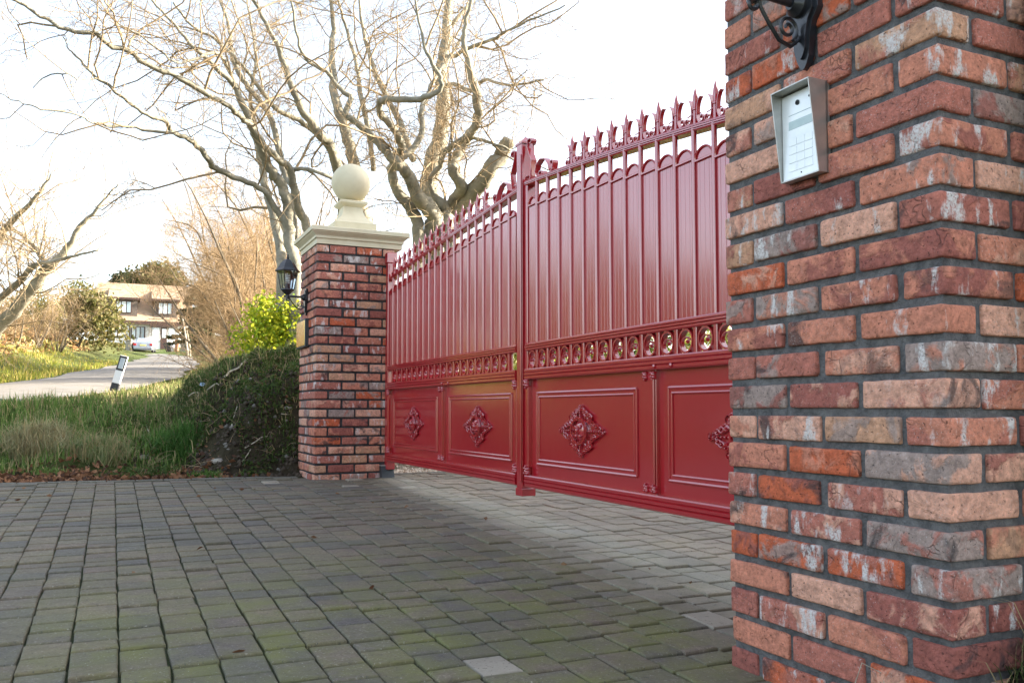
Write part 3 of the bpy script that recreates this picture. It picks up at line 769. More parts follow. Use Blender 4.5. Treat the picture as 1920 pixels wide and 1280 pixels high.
        o = m.build("scroll", M['paint'], root, smooth=35, loc=(P(u_s + s*.006), .006, base + .004))
        o.rotation_euler = (0, s*.075, 0)

# ================================================================== things fixed to the piers
def lantern(label, u, zc):
    """wall lantern on a scroll bracket; local x = along wall, local -y = out of the wall"""
    x, y = XY(u, 0); root = thing("wall_lantern", label, "lantern", (x, y, zc), ROT)
    arm_l = .165
    outline = [(.052*math.sin(a)*(1.0 if math.cos(a) > -.2 else .72), .10*math.cos(a)*1.0) for a in np.linspace(0, 2*math.pi, 25)[:-1]]
    pts = []
    for px_, pz_ in outline: pts.append((px_*(1 - .35*max(0, -pz_/.10)), pz_ - (.035 if pz_ < -.05 else 0)))
    MB().prism_y(pts, -.014, .004).build("back_plate", M['black'], root)
    MB().prism_y([(p[0]*.80, p[1]*.82) for p in pts], -.022, -.013).build("plate_boss", M['black'], root)
    MB().lathe([(.030,0),(.030,.012),(.020,.022),(.015,.03)], 14).build("arm_socket", M['black'], root, smooth=40, loc=(0,-.02,.02)).rotation_euler = (math.pi/2, 0, 0)
    MB().tube([(0,-.015,.02),(0,-arm_l*.55,.022),(0,-arm_l-.03,.024)], [.0105,.0095,.0075], 10).build("arm", M['black'], root, smooth=40)
    sc = MB()
    main = [(-.022,-.062)] + [(-.05,-.085),(-.085,-.075),(-.115,-.04),(-.14,-.005)] + [(yy, zz) for yy, zz in spiral(-.158, -.004, .019, .006, math.radians(40), math.radians(40+430), 22)]
    sc.tube([(0, yy, zz) for yy, zz in main], .0048, 6)
    sc.tube([(0, yy, zz) for yy, zz in [(-.024,-.055),(-.035,-.075)] + spiral(-.058, -.042, .030, .006, math.radians(-60), math.radians(-60+600), 30)], .0042, 6)
    sc.build("scroll", M['black'], root, smooth=50)
    cy = -arm_l; zb = .028
    hexr = lambda r, z: [(r*math.cos(math.radians(60*i+30)), cy + r*math.sin(math.radians(60*i+30)), z) for i in range(6)]
    m = MB(); m.tube([(0,cy,.0),(0,cy,zb+.01)], .012, 8)
    rings = [hexr(.006, zb+.0), hexr(.022, zb+.012), hexr(.050, zb+.042), hexr(.058, zb+.048), hexr(.056, zb+.056)]
    V = [p for r_ in rings for p in r_]; m.add(V, [(i*6+j, i*6+(j+1) % 6, (i+1)*6+(j+1) % 6, (i+1)*6+j) for i in range(4) for j in range(6)] + [tuple(range(24,30)), tuple(range(5,-1,-1))])
    m.build("lantern_base", M['black'], root)
    b0, b1 = hexr(.055, zb+.054), hexr(.084, zb+.205)
    for i in range(6):
        MB().tube([b0[i], b1[i]], .0042, 6).build("frame_bar", M['black'], root)
        j = (i+1) % 6
        MB().add([np.array(b0[i])*.995, np.array(b0[j])*.995, np.array(b1[j])*.995, np.array(b1[i])*.995], [(0,1,2,3)]).build("glass_pane", M['glass'], root) if False else \
        MB().add([b0[i], b0[j], b1[j], b1[i]], [(0,1,2,3)]).build("glass_pane", M['glass'], root)
    rf = MB(); rings = [hexr(.104, zb+.200), hexr(.106, zb+.208), hexr(.082, zb+.232), hexr(.058, zb+.272), hexr(.034, zb+.300), hexr(.012, zb+.312)]
    V = [p for r_ in rings for p in r_]; rf.add(V, [(i*6+j, i*6+(j+1) % 6, (i+1)*6+(j+1) % 6, (i+1)*6+j) for i in range(5) for j in range(6)] + [tuple(range(30,36)), tuple(range(5,-1,-1))])
    r_ = rf.build("lantern_roof", M['black'], root)
    MB().lathe([(.012,0),(.009,.010),(.013,.016),(.006,.024),(.008,.030),(.002,.045)], 10, c=(0,cy,zb+.310)).build("roof_finial", M['black'], r_, smooth=40)
    MB().lathe([(.016,.05),(.016,.10),(.012,.104)], 10, c=(0,cy,zb)).build("bulb_holder", M['black'], root, smooth=40)
    MB().tube([(.014*math.cos(a), cy+.014*math.sin(a), zb+.104+.0058*a/1.0*.55) for a in np.linspace(0, 8*math.pi, 60)], .0065, 6).build("bulb", M['bulb'], root, smooth=50)
    return root
lantern("black six-sided wall lantern on the pier with the brass plaque", -.36, 1.595)
lantern("black iron lantern bracket mounted above the steel keypad", 5.445, 1.600)

x, y = XY(5.445, 0); kp = thing("entry_keypad", "steel hooded entry keypad with white number pad on brick pier", "keypad", (x, y, 1.205), ROT)
hw, hgt, pt, pb = .062, .215, .058, .030
def hood_y(z): return -(pb + (pt-pb)*z/hgt)
MB().box(-hw, hw, -.006, .006, 0, hgt).build("back_plate", M['steel'], kp)
for s in (-1, 1):
    x0, x1 = (s*hw, s*(hw-.0025)) if s < 0 else (s*(hw-.0025), s*hw)
    MB().add([(x0,0,0),(x1,0,0),(x1,hood_y(0),0),(x0,hood_y(0),0),(x0,0,hgt),(x1,0,hgt),(x1,hood_y(hgt),hgt),(x0,hood_y(hgt),hgt)],
             [(0,3,2,1),(4,5,6,7),(0,1,5,4),(1,2,6,5),(2,3,7,6),(3,0,4,7)]).build("hood_side", M['steel'], kp)
MB().box(-hw+.0028, hw-.0028, hood_y(hgt), 0, hgt-.0025, hgt).build("hood_top", M['steel'], kp)
MB().box(-hw+.0028, hw-.0028, hood_y(0), 0, 0, .0025).build("hood_floor", M['steel'], kp)
fy = -.026
fp = MB().bevbox(-hw+.003, hw-.003, fy, -.0065, .003, hgt-.006, .0015).build("face_plate", M['steel_plate'], kp)
MB().lathe([(.0062,0),(.0062,.002),(.0045,.003),(.004,.001),(.001,.001)], 16).build("camera_lens_ring", M['dark'], kp, smooth=40, loc=(-.006, fy, .182)).rotation_euler = (math.pi/2, 0, 0)
MB().lathe([(.0032,0),(.002,.003),(.0005,.004)], 12).build("camera_lens", M['black_plastic'], kp, smooth=40, loc=(-.006, fy-.001, .182)).rotation_euler = (math.pi/2, 0, 0)
MB().lathe([(.003,0),(.003,.001),(.0005,.001)], 10).build("sensor", M['black_plastic'], kp, loc=(.032, fy, .186)).rotation_euler = (math.pi/2, 0, 0)
MB().box(-.036, .040, fy-.0006, fy+.001, .156, .1572).build("speaker_line", M['grey_print'], kp)
MB().bevbox(-.036, .040, fy-.0008, fy+.002, .122, .142, .0004).build("display_window", mat_noise("pale_display", (.42,.55,.55), (.50,.62,.62), 20, .25, 0), kp)
for r_ in range(4):
    for c_ in range(3):
        kx = -.036 + c_*.0255; kz = .100 - r_*.0205
        MB().bevbox(kx, kx+.0245, fy-.0009, fy+.001, kz-.018, kz, .0006).build("key", M['steel_plate'], kp)
    MB().box(-.036, .040, fy-.0005, fy+.001, .0822-r_*.0205, .0833-r_*.0205).build("key_line", M['grey_print'], kp)
MB().lathe([(.0022,0),(.0015,.001),(.0003,.001)], 8).build("screw", M['dark'], kp, loc=(.002, fy, .013)).rotation_euler = (math.pi/2, 0, 0)

x, y = XY(-.455, 0); pq = thing("name_plaque", "brass name plaque in dark frame under the wall lantern", "plaque", (x, y, 1.31), ROT)
MB().bevbox(-.185, .185, -.030, .006, -.120, .120, .003).build("frame", M['dark'], pq)
MB().bevbox(-.172, .172, -.034, -.0295, -.107, .107, .002).build("brass_plate", M['brass'], pq)

x, y = XY(.035, .600); gb = thing("hinge_box", "small dark metal wedge box at foot of the far pier", "metal box", (x, y, float(pav_z(.0))), ROT)
m = MB(); m.add([(-.045,-.055,-.01),(.050,-.055,-.01),(.050,.05,-.01),(-.045,.05,-.01),(-.045,-.055,.095),(.012,-.055,.100),(.012,.05,.100),(-.045,.05,.095)],
      [(0,3,2,1),(4,5,6,7),(0,1,5,4),(1,2,6,5),(2,3,7,6),(3,0,4,7)]); m.build("wedge_body", M['dark'], gb)
MB().box(-.050, .016, -.060, .055, .0985, .104).build("lid", M['steel'], gb)

x, y = XY(OPEN+PW+.06, .262); fpst = thing("timber_post", "square timber post standing against the side of the keypad pier", "post", (x, y, 0), ROT)
MB().bevbox(-.05, .05, 0, .10, -.2, 1.95, .004).build("post", M['wood'], fpst)
MB().lathe([(.062,1.95),(.062,1.965),(.002,2.0)], c=(0,.05,0), square=True).build("post_cap", M['wood'], fpst)
for zz in (.35, 1.05, 1.7): MB().bevbox(-.045, -.005, .10, 2.4, zz, zz+.09, .003).build("rail", M['wood'], fpst)

# ================================================================== vegetation helpers
def hit(px, py, y0=6.3, y1=120):
    r = ray(px, py); Y = y0
    while Y < y1:
        p = r*Y/r[1] + np.array([0, 0, CZ])
        if p[2] < tz(p[0], p[1]): return p
        Y += .04 if Y < 16 else .3
    return r*y1/r[1] + np.array([0, 0, CZ])
def blades(name, XYs, length, width, c0, c1, lean=.5, straw=.0, cstraw=(.42,.33,.17), droop=.35, zoff=0, kind="stuff", mat=None, label=None, cat=None, zfun=None):
    n = len(XYs); X, Y = XYs[:, 0], XYs[:, 1]; Z = (zfun or terrain)(X, Y) - .01 + zoff
    L = length[0] + (length[1]-length[0])*rs.rand(n)**1.3; a = rs.rand(n)*2*math.pi; ln = lean*rs.rand(n)
    dx, dy = np.cos(a)*ln, np.sin(a)*ln; sa = rs.rand(n)*math.pi; wx, wy = np.cos(sa)*width/2, np.sin(sa)*width/2
    base = np.stack([X, Y, Z], 1)
    mid = base + np.stack([dx*L*.45, dy*L*.45, L*.62], 1)
    tip = base + np.stack([dx*L*1.15, dy*L*1.15, L*(1 - droop*ln*1.4)], 1)
    w = np.stack([wx, wy, 0*wx], 1)
    V = np.stack([base-w, base+w, mid+w*.7, mid-w*.7, tip+w*.1, tip-w*.1], 1)
    t = rs.rand(n, 1); col = np.array(c0)*(1-t) + np.array(c1)*t
    s = rs.rand(n) < straw; col[s] = np.array(cstraw)*(.7+.6*rs.rand(s.sum(), 1))
    me = quads_mesh(name, V, col, 6, [(0,1,2,3),(3,2,4,5)])
    o = link(name, me, mat or M['blade']); 
    if kind: o["kind"] = kind
    if label: o["label"] = label; o["category"] = cat
    return o
def uvpts(n, u, v, f=None):
    U = u[0] + (u[1]-u[0])*rs.rand(n); V = v[0] + (v[1]-v[0])*rs.rand(n)
    if f is not None: m = f(U, V); U, V = U[m], V[m]
    p = FAR[None] - U[:, None]*DV[None] + V[:, None]*NV[None]
    return p
def leaf_mesh(name, C, size, cols, flat=0.0, aspect=.6):
    n = len(C); s = size[0] + (size[1]-size[0])*rs.rand(n)
    D = rs.randn(n, 3); D[:, 2] *= (1-flat); D /= np.linalg.norm(D, axis=1)[:, None]
    R = rs.randn(n, 3); R[:, 2] *= (1-flat*.7); S = np.cross(D, R); S /= np.maximum(np.linalg.norm(S, axis=1), 1e-6)[:, None]
    N = np.cross(D, S)
    a, b = D*s[:, None]*.5, S*s[:, None]*.5*aspect; f_ = N*s[:, None]*.10
    V = np.stack([C - a, C + b + f_, C + a, C - b + f_], 1)
    return quads_mesh(name, V, cols, 4, [(0,1,2),(0,2,3)])
def blob_points(blobs, n, shell=.55, clump=0, csize=.15):
    vol = np.array([b[3]*b[4]*b[5] for b in blobs]); ch = rs.choice(len(blobs), n, p=vol/vol.sum()); B = np.array(blobs)[ch]
    D = rs.randn(n, 3); D /= np.linalg.norm(D, axis=1)[:, None]; r = shell + (1-shell)*rs.rand(n)**.7
    if clump:
        k = max(3, n//clump); cs = D[:k]*r[:k, None]; ci = rs.randint(0, k, n)
        P = B[ci % n][:, :3]*0; idx = ci
        return B[idx][:, :3] + cs[idx]*B[idx][:, 3:6] + rs.randn(n, 3)*csize
    return B[:, :3] + D*r[:, None]*B[:, 3:6]
def cmix(n, c0, c1, c2=None, p2=.2):
    t = rs.rand(n, 1); c = np.array(c0)*(1-t) + np.array(c1)*t
    if c2 is not None: m = rs.rand(n) < p2; c[m] = np.array(c2)*(.8+.4*rs.rand(m.sum(), 1))
    return c

def walk(p, d, L, n, jit, up, r0, r1):
    P = [np.array(p, float)]; d = np.array(d, float); d /= np.linalg.norm(d); st = L/n
    for i in range(n):
        d = d + rs.randn(3)*jit + np.array([0, 0, up]); d /= np.linalg.norm(d); P.append(P[-1] + d*st)
    return np.array(P), np.linspace(r0, r1, n+1)
def side_dir(t, spread, up):
    r = rs.randn(3); r -= t*(r @ t); r /= max(np.linalg.norm(r), 1e-6)
    d = t*(1-spread) + r*spread + np.array([0, 0, up]); return d/np.linalg.norm(d)
def branch_out(P, R, mbs, lv, cfg):
    """adds children along a limb; cfg[lv] = (per metre, len0, len1, radius factor, spread, up, jitter, sides, steps)"""
    if lv >= len(cfg): return
    dens, l0, l1, rf, spread, up, jit, sides, steps, tmin = cfg[lv]
    seg = np.linalg.norm(np.diff(P, axis=0), axis=1); tot = seg.sum(); cum = np.concatenate([[0], np.cumsum(seg)])
    for _ in range(rs.poisson(dens*tot)):
        s = tot*(tmin + (1-tmin)*rs.rand()); i = min(np.searchsorted(cum, s)-1, len(seg)-1); i = max(i, 0); f = (s-cum[i])/max(seg[i], 1e-6)
        p = P[i]*(1-f) + P[i+1]*f; r = R[i]*(1-f) + R[i+1]*f; t = (P[i+1]-P[i])/max(seg[i], 1e-6)
        L = (l0 + (l1-l0)*rs.rand())*(1.15 - .55*s/tot)
        rr = min(r*.75, max(.0026, L*rf)); q, rq = walk(p, side_dir(t, spread, up), L, steps, jit, up*.25, rr, max(.0016, rr*.35))
        mbs[min(lv, len(mbs)-1)].tube(q, rq, sides, cap=False)
        branch_out(q, rq, mbs, lv+1, cfg)
def densify(P, k=4):
    P = np.asarray(P, float); n = len(P); t = np.linspace(0, n-1, (n-1)*k+1); out = []
    for x in t:                                       # Catmull-Rom through the points
        i = min(int(x), n-2); f = x-i; p0, p1, p2, p3 = P[max(i-1,0)], P[i], P[i+1], P[min(i+2,n-1)]
        out.append(.5*((2*p1) + (-p0+p2)*f + (2*p0-5*p1+4*p2-p3)*f*f + (-p0+3*p1-3*p2+p3)*f**3))
    return np.array(out)
WS = 1.0
def traced_limb(px, depth0, depth1):
    """px: (x, y, width) in photo pixels; distance runs from depth0 at the base to depth1 at the tip"""
    n = len(px); P = []; R = []
    wob = rs.randn(2)
    for i, q in enumerate(px):
        t = i/(n-1); Y = depth0 + (depth1-depth0)*t + .18*math.sin(t*7+wob[0])
        P.append(at_depth(q[0], q[1], Y)); R.append(max(.004, q[2]*.5*Y/FOC*WS))
    D = densify(np.column_stack([P, R]), 4)
    D[1:-1, :3] += rs.randn(len(D)-2, 3)*(.05*D[1:-1, 3:4] + .007)
    return D[:, :3], np.maximum(D[:, 3], .004)
def to_ground(P, R, spread=1.25, x=None):
    b = P[0]; g = tz(b[0], b[1]) - .15
    ext = np.array([[b[0], b[1], g], [b[0], b[1], g+.25], [b[0]*.5+b[0]*.5, b[1], (g+b[2])/2]])
    return np.vstack([ext, P]), np.concatenate([[R[0]*1.7, R[0]*spread*1.1, R[0]*1.08], R])

# ================================================================== beech trees behind the gate
CFG_BIG = [(2.3, .9, 2.5, .0085, .60, .20, .30, 5, 8, .12), (6.2, .35, 1.1, .0070, .66, .08, .34, 4, 6, .10), (9.5, .12, .42, .009, .70, .02, .34, 3, 3, .08)]
def traced_tree(name, label, limbs, base_depth, cfg, trunk_mat, group=None, trunk_ids=(0,), crown_mat=None):
    b = None; trunk = MB(); crown = MB(); root = None
    for i, (px, d0, d1) in enumerate(limbs):
        P, R = traced_limb(px, d0, d1)
        if i in trunk_ids: P, R = to_ground(P, R)
        if root is None: root = thing(name, label, "tree", (P[0][0], P[0][1], P[0][2]), 0, group); off = P[0].copy()
        trunk.tube(P - off, R, 9 if R[0] > .06 else 7, cap=True)
        branch_out((P - off)[3 if i in trunk_ids else 0:], R[3 if i in trunk_ids else 0:], [crown], 0, cfg)
    trunk.build("trunk", trunk_mat, root, smooth=True); crown.build("crown", crown_mat or M['twig'], root, smooth=True)
    return root
WS = .82
B = 12.6
limbsB = [
 ([(800,470,46),(812,430,42),(813,405,38),(800,385,38),(782,368,32),(768,335,29),(757,318,27),(739,300,24),(715,274,20),(685,244,17),(655,221,15),(647,210,14),(659,184,12),(640,169,11),(610,135,9),(572,109,8),(556,60,6),(545,0,5)], B, B-1.6),
 ([(786,470,30),(782,420,28),(771,390,28),(749,364,25),(736,330,23),(739,306,20),(754,277,19),(749,262,18),(734,236,17),(715,214,16),(711,195,15),(726,184,15),(760,187,15),(797,184,14),(824,169,12),(826,146,11),(805,110,9),(790,60,7),(775,-20,5)], B-.1, B-2.2),
 ([(750,298,14),(775,277,15),(792,244,14),(790,210,13),(796,190,12),(812,150,9),(850,100,7),(880,40,5)], B-.9, B+.6),
 ([(822,480,40),(818,420,38),(806,350,40),(809,310,40),(824,262,38),(831,206,34),(828,150,30),(835,75,24),(842,0,20),(850,-90,14)], B+1.0, B+2.0),
 ([(846,470,34),(838,416,32),(832,390,27),(812,362,13),(807,337,12),(824,311,13),(831,289,14),(854,270,16),(887,244,20),(896,210,22),(890,169,20),(880,124,16),(869,75,12),(876,37,10),(890,-30,7)], B+.2, B-1.4),
 ([(836,395,30),(857,367,27),(865,349,26),(850,319,25),(857,292,24),(872,265,22),(887,244,20)], B+.2, B-.5),
 ([(848,450,36),(860,400,38),(887,364,38),(917,322,36),(940,290,36),(956,262,32)], B+.5, B-.6),
 ([(690,440,34),(676,380,32),(665,330,30),(659,289,27),(647,240,25),(632,202,22),(625,150,18),(621,94,14),(626,45,11),(618,-20,8)], B+.8, B+1.5),
 ([(655,430,30),(645,360,28),(632,311,26),(617,270,24),(595,247,22),(565,202,18),(546,161,15),(524,94,12),(505,56,10),(475,0,8),(450,-40,6)], B+.4, B-1.3),
 ([(700,320,12),(694,270,13),(689,232,13),(677,176,12),(670,131,10),(655,75,8),(640,22,6),(630,-30,5)], B+.9, B+2.0),
 ([(775,300,16),(760,259,17),(745,217,16),(722,176,14),(700,124,11),(685,75,9),(674,0,6)], B+.8, B+1.8),
 ([(828,165,10),(850,158,10),(888,172,10),(905,150,8),(955,160,6),(1020,150,4)], B+1.6, B-.4),
 ([(872,262,9),(905,262,8),(930,272,7),(958,282,5)], B-.6, B-1.2),
 ([(833,110,12),(880,90,9),(930,70,7),(990,40,5),(1060,10,3)], B+1.8, B-.3),
 ([(835,60,12),(870,20,9),(910,-20,6)], B+2.0, B+2.6),
]
traced_tree("beech_tree", "large bare beech with twisting grey stems behind the gate", limbsB, B, CFG_BIG, M['bark'], None, (0,1,3,4,6,7,8))
WS = .72
A = 11.6
limbsA = [
 ([(556,500,34),(547,469,32),(541,420,31),(540,375,29),(528,350,27),(515,330,26),(499,300,24),(484,262,22),(465,225,20),(442,169,17),(420,140,14),(380,105,11),(340,60,9),(322,40,8),(285,0,6),(260,-40,5)], A, A-1.5),
 ([(590,470,26),(570,412,24),(555,375,22),(544,319,20),(525,300,18),(502,281,17),(472,240,16),(445,212,15),(424,195,14),(375,169,17),(330,142,16),(285,124,15),(240,97,14),(202,82,13),(180,64,12),(127,56,11),(75,30,9),(37,4,8),(-20,-20,4)], A+.2, A-3.2),
 ([(545,450,18),(520,400,17),(502,366,16),(465,341,14),(412,319,16),(390,300,15),(364,266,14),(330,251,13),(311,229,12),(277,214,11),(240,191,10),(210,165,9),(180,146,8),(150,112,6),(131,94,4),(118,70,2.5)], A-.1, A-2.8),
 ([(330,251,9),(285,246,8),(225,236,7),(180,232,6.5),(150,216,6),(90,206,5),(45,195,3.5),(0,176,2.5),(-40,168,2)], A-1.9, A-3.2),
 ([(180,147,5),(150,150,4.5),(127,139,4),(86,141,3.5),(62,165,2.5)], A-2.5, A-3.0),
 ([(552,350,19),(540,335,19),(525,292,18),(510,225,16),(475,175,15),(450,142,14),(435,101,12),(427,37,9),(412,0,7),(400,-50,5)], A+.3, A+1.3),
 ([(640,330,18),(630,300,18),(600,255,16),(560,225,14),(525,208,13),(490,170,12),(465,135,10),(440,108,9),(400,72,8),(360,48,7),(325,5,5)], A+1.4, A-.6),
 ([(528,500,26),(525,470,25),(512,400,23),(498,350,20),(490,310,17),(478,250,13),(470,180,10),(480,110,8),(468,30,6),(460,-30,4)], A+.8, A+1.8),
 ([(545,315,12),(565,316,11),(590,321,10),(625,336,9)], A-.1, A-.6),
 ([(442,165,9),(425,120,9),(400,100,8),(340,118,6),(300,95,5),(250,60,4),(215,40,3),(170,0,2.5)], A-1.0, A-2.6),
]
traced_tree("beech_tree", "bare beech with long sweeping left limbs rising beside the bank", limbsA, A, CFG_BIG, M['bark'], None, (0,1,2,5,6,7))

# bare tree at the roadside, its limbs lit by the sun
CFG_MID = [(5.0, .9, 2.6, .008, .55, .15, .2, 4, 6, .1), (4.4, .40, 1.1, .009, .6, .05, .22, 3, 4, .1), (6.0, .2, .5, .012, .65, .02, .22, 3, 3, .1)]
WS = 1.0
Lr = 17.5
limbsL = [
 ([(-60,690,34),(-25,640,30),(0,608,26),(27,585,24),(52,549,22),(86,507,20),(117,478,14),(150,424,9),(180,394,6),(198,370,4),(222,345,2)], Lr, Lr-1.5),
 ([(-55,640,20),(-45,500,22),(0,442,15),(22,416,12),(56,382,8),(80,352,5),(98,322,2)], Lr+.6, Lr-1.0),
 ([(-20,600,14),(0,560,14),(35,530,12),(60,500,10),(100,490,7),(140,480,5),(185,470,3)], Lr-.3, Lr-1.6),
 ([(90,505,10),(70,470,9),(40,440,7),(10,425,5)], Lr-.6, Lr+.8),
]
traced_tree("roadside_tree", "leaning bare tree growing on the far verge of the road", limbsL, Lr, CFG_MID, M['bark'], None, (0,1))

WS = .6
limbsT = [
 ([(450,660,10),(437,640,9),(401,581,8),(370,539,6),(336,528,4),(318,500,3)], 26, 24),
 ([(470,655,10),(440,600,9),(415,560,7),(395,500,6),(370,435,5),(342,418,4),(311,413,2)], 26.3, 25),
 ([(500,650,12),(477,545,10),(449,528,8),(415,514,6),(387,503,5),(355,489,3),(325,470,2)], 25.5, 23.5),
 ([(510,650,12),(500,560,10),(480,470,8),(450,400,6),(420,360,4),(390,330,2)], 26, 27),
 ([(530,650,12),(520,540,10),(510,450,8),(495,390,6),(470,340,4)], 27, 28),
 ([(455,660,8),(430,590,7),(405,520,6),(385,460,5),(375,400,3),(365,370,2)], 27, 26),
 ([(490,655,9),(470,570,8),(440,480,6),(420,420,4),(400,380,3)], 26.5, 28),
]
traced_tree("thicket_tree", "spreading golden bare thorn tree overhanging the road beyond the bank", limbsT, 26, [(5.0, .9, 2.4, .007, .55, .15, .25, 4, 6, .12), (7.0, .4, 1.3, .008, .6, .05, .28, 3, 5, .1), (8.0, .2, .6, .013, .65, .02, .3, 3, 3, .1)], M['bark2'], None, range(7), mat_bark("golden_twig", (.25,.165,.085), (.36,.25,.135), (.46,.33,.19)))
# ---- thicket of multi-stemmed bare shrubs
CFG_TH = [(4.0, .8, 1.9, .008, .5, .2, .2, 4, 5, .08), (6.0, .4, 1.0, .009, .55, .08, .24, 3, 4, .1), (7.5, .2, .5, .013, .6, .02, .24, 3, 3, .1)]
def shrub_meshes(h, stems, spread):
    tr, cr = MB(), MB()
    for i in range(stems):
        a = rs.rand()*2*math.pi; d = np.array([math.cos(a)*spread*rs.rand(), math.sin(a)*spread*rs.rand(), 1])
        P, R = walk((math.cos(a)*.25, math.sin(a)*.25, -.2), d, h*(.7+.4*rs.rand()), 9, .10, .02, .05+.02*rs.rand(), .010)
        tr.tube(P, R, 6); branch_out(P, R, [cr], 0, CFG_TH)
    return tr.mesh("trunk", True), cr.mesh("crown", True)
TH = [shrub_meshes(5.4, 6, .75), shrub_meshes(4.6, 7, .9), shrub_meshes(6.0, 5, .6)]
tan_twig = mat_bark("pale_twig", (.22,.145,.075), (.32,.22,.12), (.42,.30,.18))
thicket_px = [(462,34),(480,28),(500,30),(515,24),(505,20),(530,21),(545,27),(475,40),(520,36),(495,45),(550,19),(540,38),(570,24),(450,50)]
for i, (x_, Y_) in enumerate(thicket_px):
    X_ = (x_-CX)/FOC*Y_; g = tz(X_, Y_)
    t0, c0 = TH[i % 3]; root = thing("bare_shrub", "pale bare multi-stemmed shrub in the sunlit thicket behind the bank", "shrub", (X_, Y_, g), rs.rand()*6, "bare shrubs in the thicket behind the bank")
    sc = .8 + .35*rs.rand(); root.scale = (sc, sc, sc*(1.15 if Y_ > 20 else .9))
    link("trunk", t0, M['bark2'], root); link("crown", c0, tan_twig, root)
for (x_, Y_) in ((20,30),(60,33),(105,36),(-30,27)):
    X_ = (x_-CX)/FOC*Y_; t0, c0 = TH[1]; root = thing("bare_shrub", "pale dead-looking shrub on the bracken bank across the road", "shrub", (X_, Y_, tz(X_, Y_)), rs.rand()*6, "dead shrubs on the bracken bank")
    root.scale = (.62, .62, .48); link("trunk", t0, M['bark2'], root); link("crown", c0, tan_twig, root)

# ---- leafy shrubs and evergreens
def leafy(name, label, cat, loc, blobs, n, size, cols, stems=3, group=None, shell=.35, clump=14, csize=.10):
    root = thing(name, label, cat, loc, 0, group)
    C = blob_points(blobs, n, shell, clump, csize); link("crown", leaf_mesh("crown", C, size, cols(n)), M['leaf'], root)
    m = MB()
    for i in range(stems):
        b = blobs[i % len(blobs)]; P, R = walk((rs.randn()*.08, rs.randn()*.08, -.3), (b[0]*.5+rs.randn()*.2, b[1]*.5+rs.randn()*.2, max(.6, b[2])), max(.7, b[2]*1.15), 6, .12, .02, .03+.012*b[2], .008); m.tube(P, R, 6)
    m.build("trunk", M['bark2'], root, smooth=True)
    return root
yg = lambda n: cmix(n, (.40,.48,.035), (.75,.70,.055), (.22,.34,.03), .25)
bx, by = (500-CX)/FOC*11.6, 11.6
leafy("laurel_bush", "bright yellow-green leafy bush on the bank beside the far pier", "bush", (bx, by, tz(bx, by)),
      [(-.02,0,.80,.42,.4,.40),(.25,.1,1.00,.42,.4,.42),(-.02,-.05,1.08,.30,.3,.30),(.55,.1,.80,.55,.5,.50),(.15,0,.40,.62,.5,.4),(.7,.2,1.05,.4,.4,.35)], 14000, (.035,.075), yg, 5, clump=26, csize=.075)
ol = lambda n: cmix(n, (.075,.085,.022), (.20,.18,.055), (.28,.23,.10), .25)
def olive_shrub(label, X_, Y_, s, group=None, n=7000):
    return leafy("evergreen_shrub", label, "shrub", (X_, Y_, tz(X_, Y_)), [(-1.0*s,0,1.3*s,1.2*s,1.0*s,1.2*s),(.6*s,.1,1.6*s,1.2*s,1.0*s,1.3*s),(1.5*s,0,1.0*s,.9*s,.8*s,.95*s),(-1.9*s,0,.8*s,.9*s,.8*s,.8*s),(.1*s,0,2.4*s,.8*s,.7*s,.7*s)], n, (.12*s,.24*s), ol, 5, group, .45, 30, .20*s)
olive_shrub("big rounded olive-green shrub left of the distant house", (142-CX)/FOC*46, 46, 1.15)
olive_shrub("lower olive-green shrub farther along the bracken bank", (45-CX)/FOC*40, 40, .8, n=4000)
dk = lambda n: cmix(n, (.018,.036,.014), (.05,.075,.028), (.10,.12,.05), .12)
def conifer(label, px_x, Y_, h, w, cols, n, group=None, size=(.22,.5)):
    X_ = (px_x-CX)/FOC*Y_; root = thing("conifer", label, "tree", (X_, Y_, tz(X_, Y_)), 0, group)
    C = []; 
    for k in range(n//60):
        zz = h*(.12 + .86*rs.rand()**.9); rr = w*(1-zz/h)**.75*(.75+.5*rs.rand()); a = rs.rand()*6.283
        t = np.linspace(.15, 1, 60)[:, None]; tip = np.array([math.cos(a)*rr, math.sin(a)*rr, -.12*rr])
        C.append(np.array([0,0,zz]) + t*tip + rs.randn(60, 3)*np.array([.10,.10,.06])*w*.35*(1.1-t*.5))
    C = np.concatenate(C); link("crown", leaf_mesh("crown", C, size, cols(len(C)), .4), M['leaf'], root)
    MB().tube([(0,0,-.3),(0,0,h*.5),(0,0,h*.97)], [w*.10,w*.06,.02], 7).build("trunk", M['bark2'], root, smooth=True)
conifer("dark green conifer in front of the distant house", 372, 62, 5.4, 2.6, dk, 9000)
pn = lambda n: cmix(n, (.10,.11,.035), (.22,.20,.07), (.06,.08,.03), .25)
X_ = (290-CX)/FOC*112
leafy("pine_tree", "tall golden-green pine rising behind the distant house roof", "tree", (X_, 112, tz(X_, 112)), [(0,0,9.6,3.4,2.5,1.6),(2.2,0,8.6,2.2,2,1.3),(-2.4,0,8.9,2.0,2,1.2),(.6,0,10.8,2.0,1.6,1.0)], 5000, (.35,.7), pn, 3, None, .35, 24, .45)
X_ = (228-CX)/FOC*115
leafy("pine_tree", "small dark pine top showing over the distant roof ridge", "tree", (X_, 115, tz(X_, 115)), [(0,0,9.3,1.6,1.5,.9),(-.4,0,10.0,1.0,1,.7)], 1800, (.3,.6), dk, 2, None, .35, 24, .3)
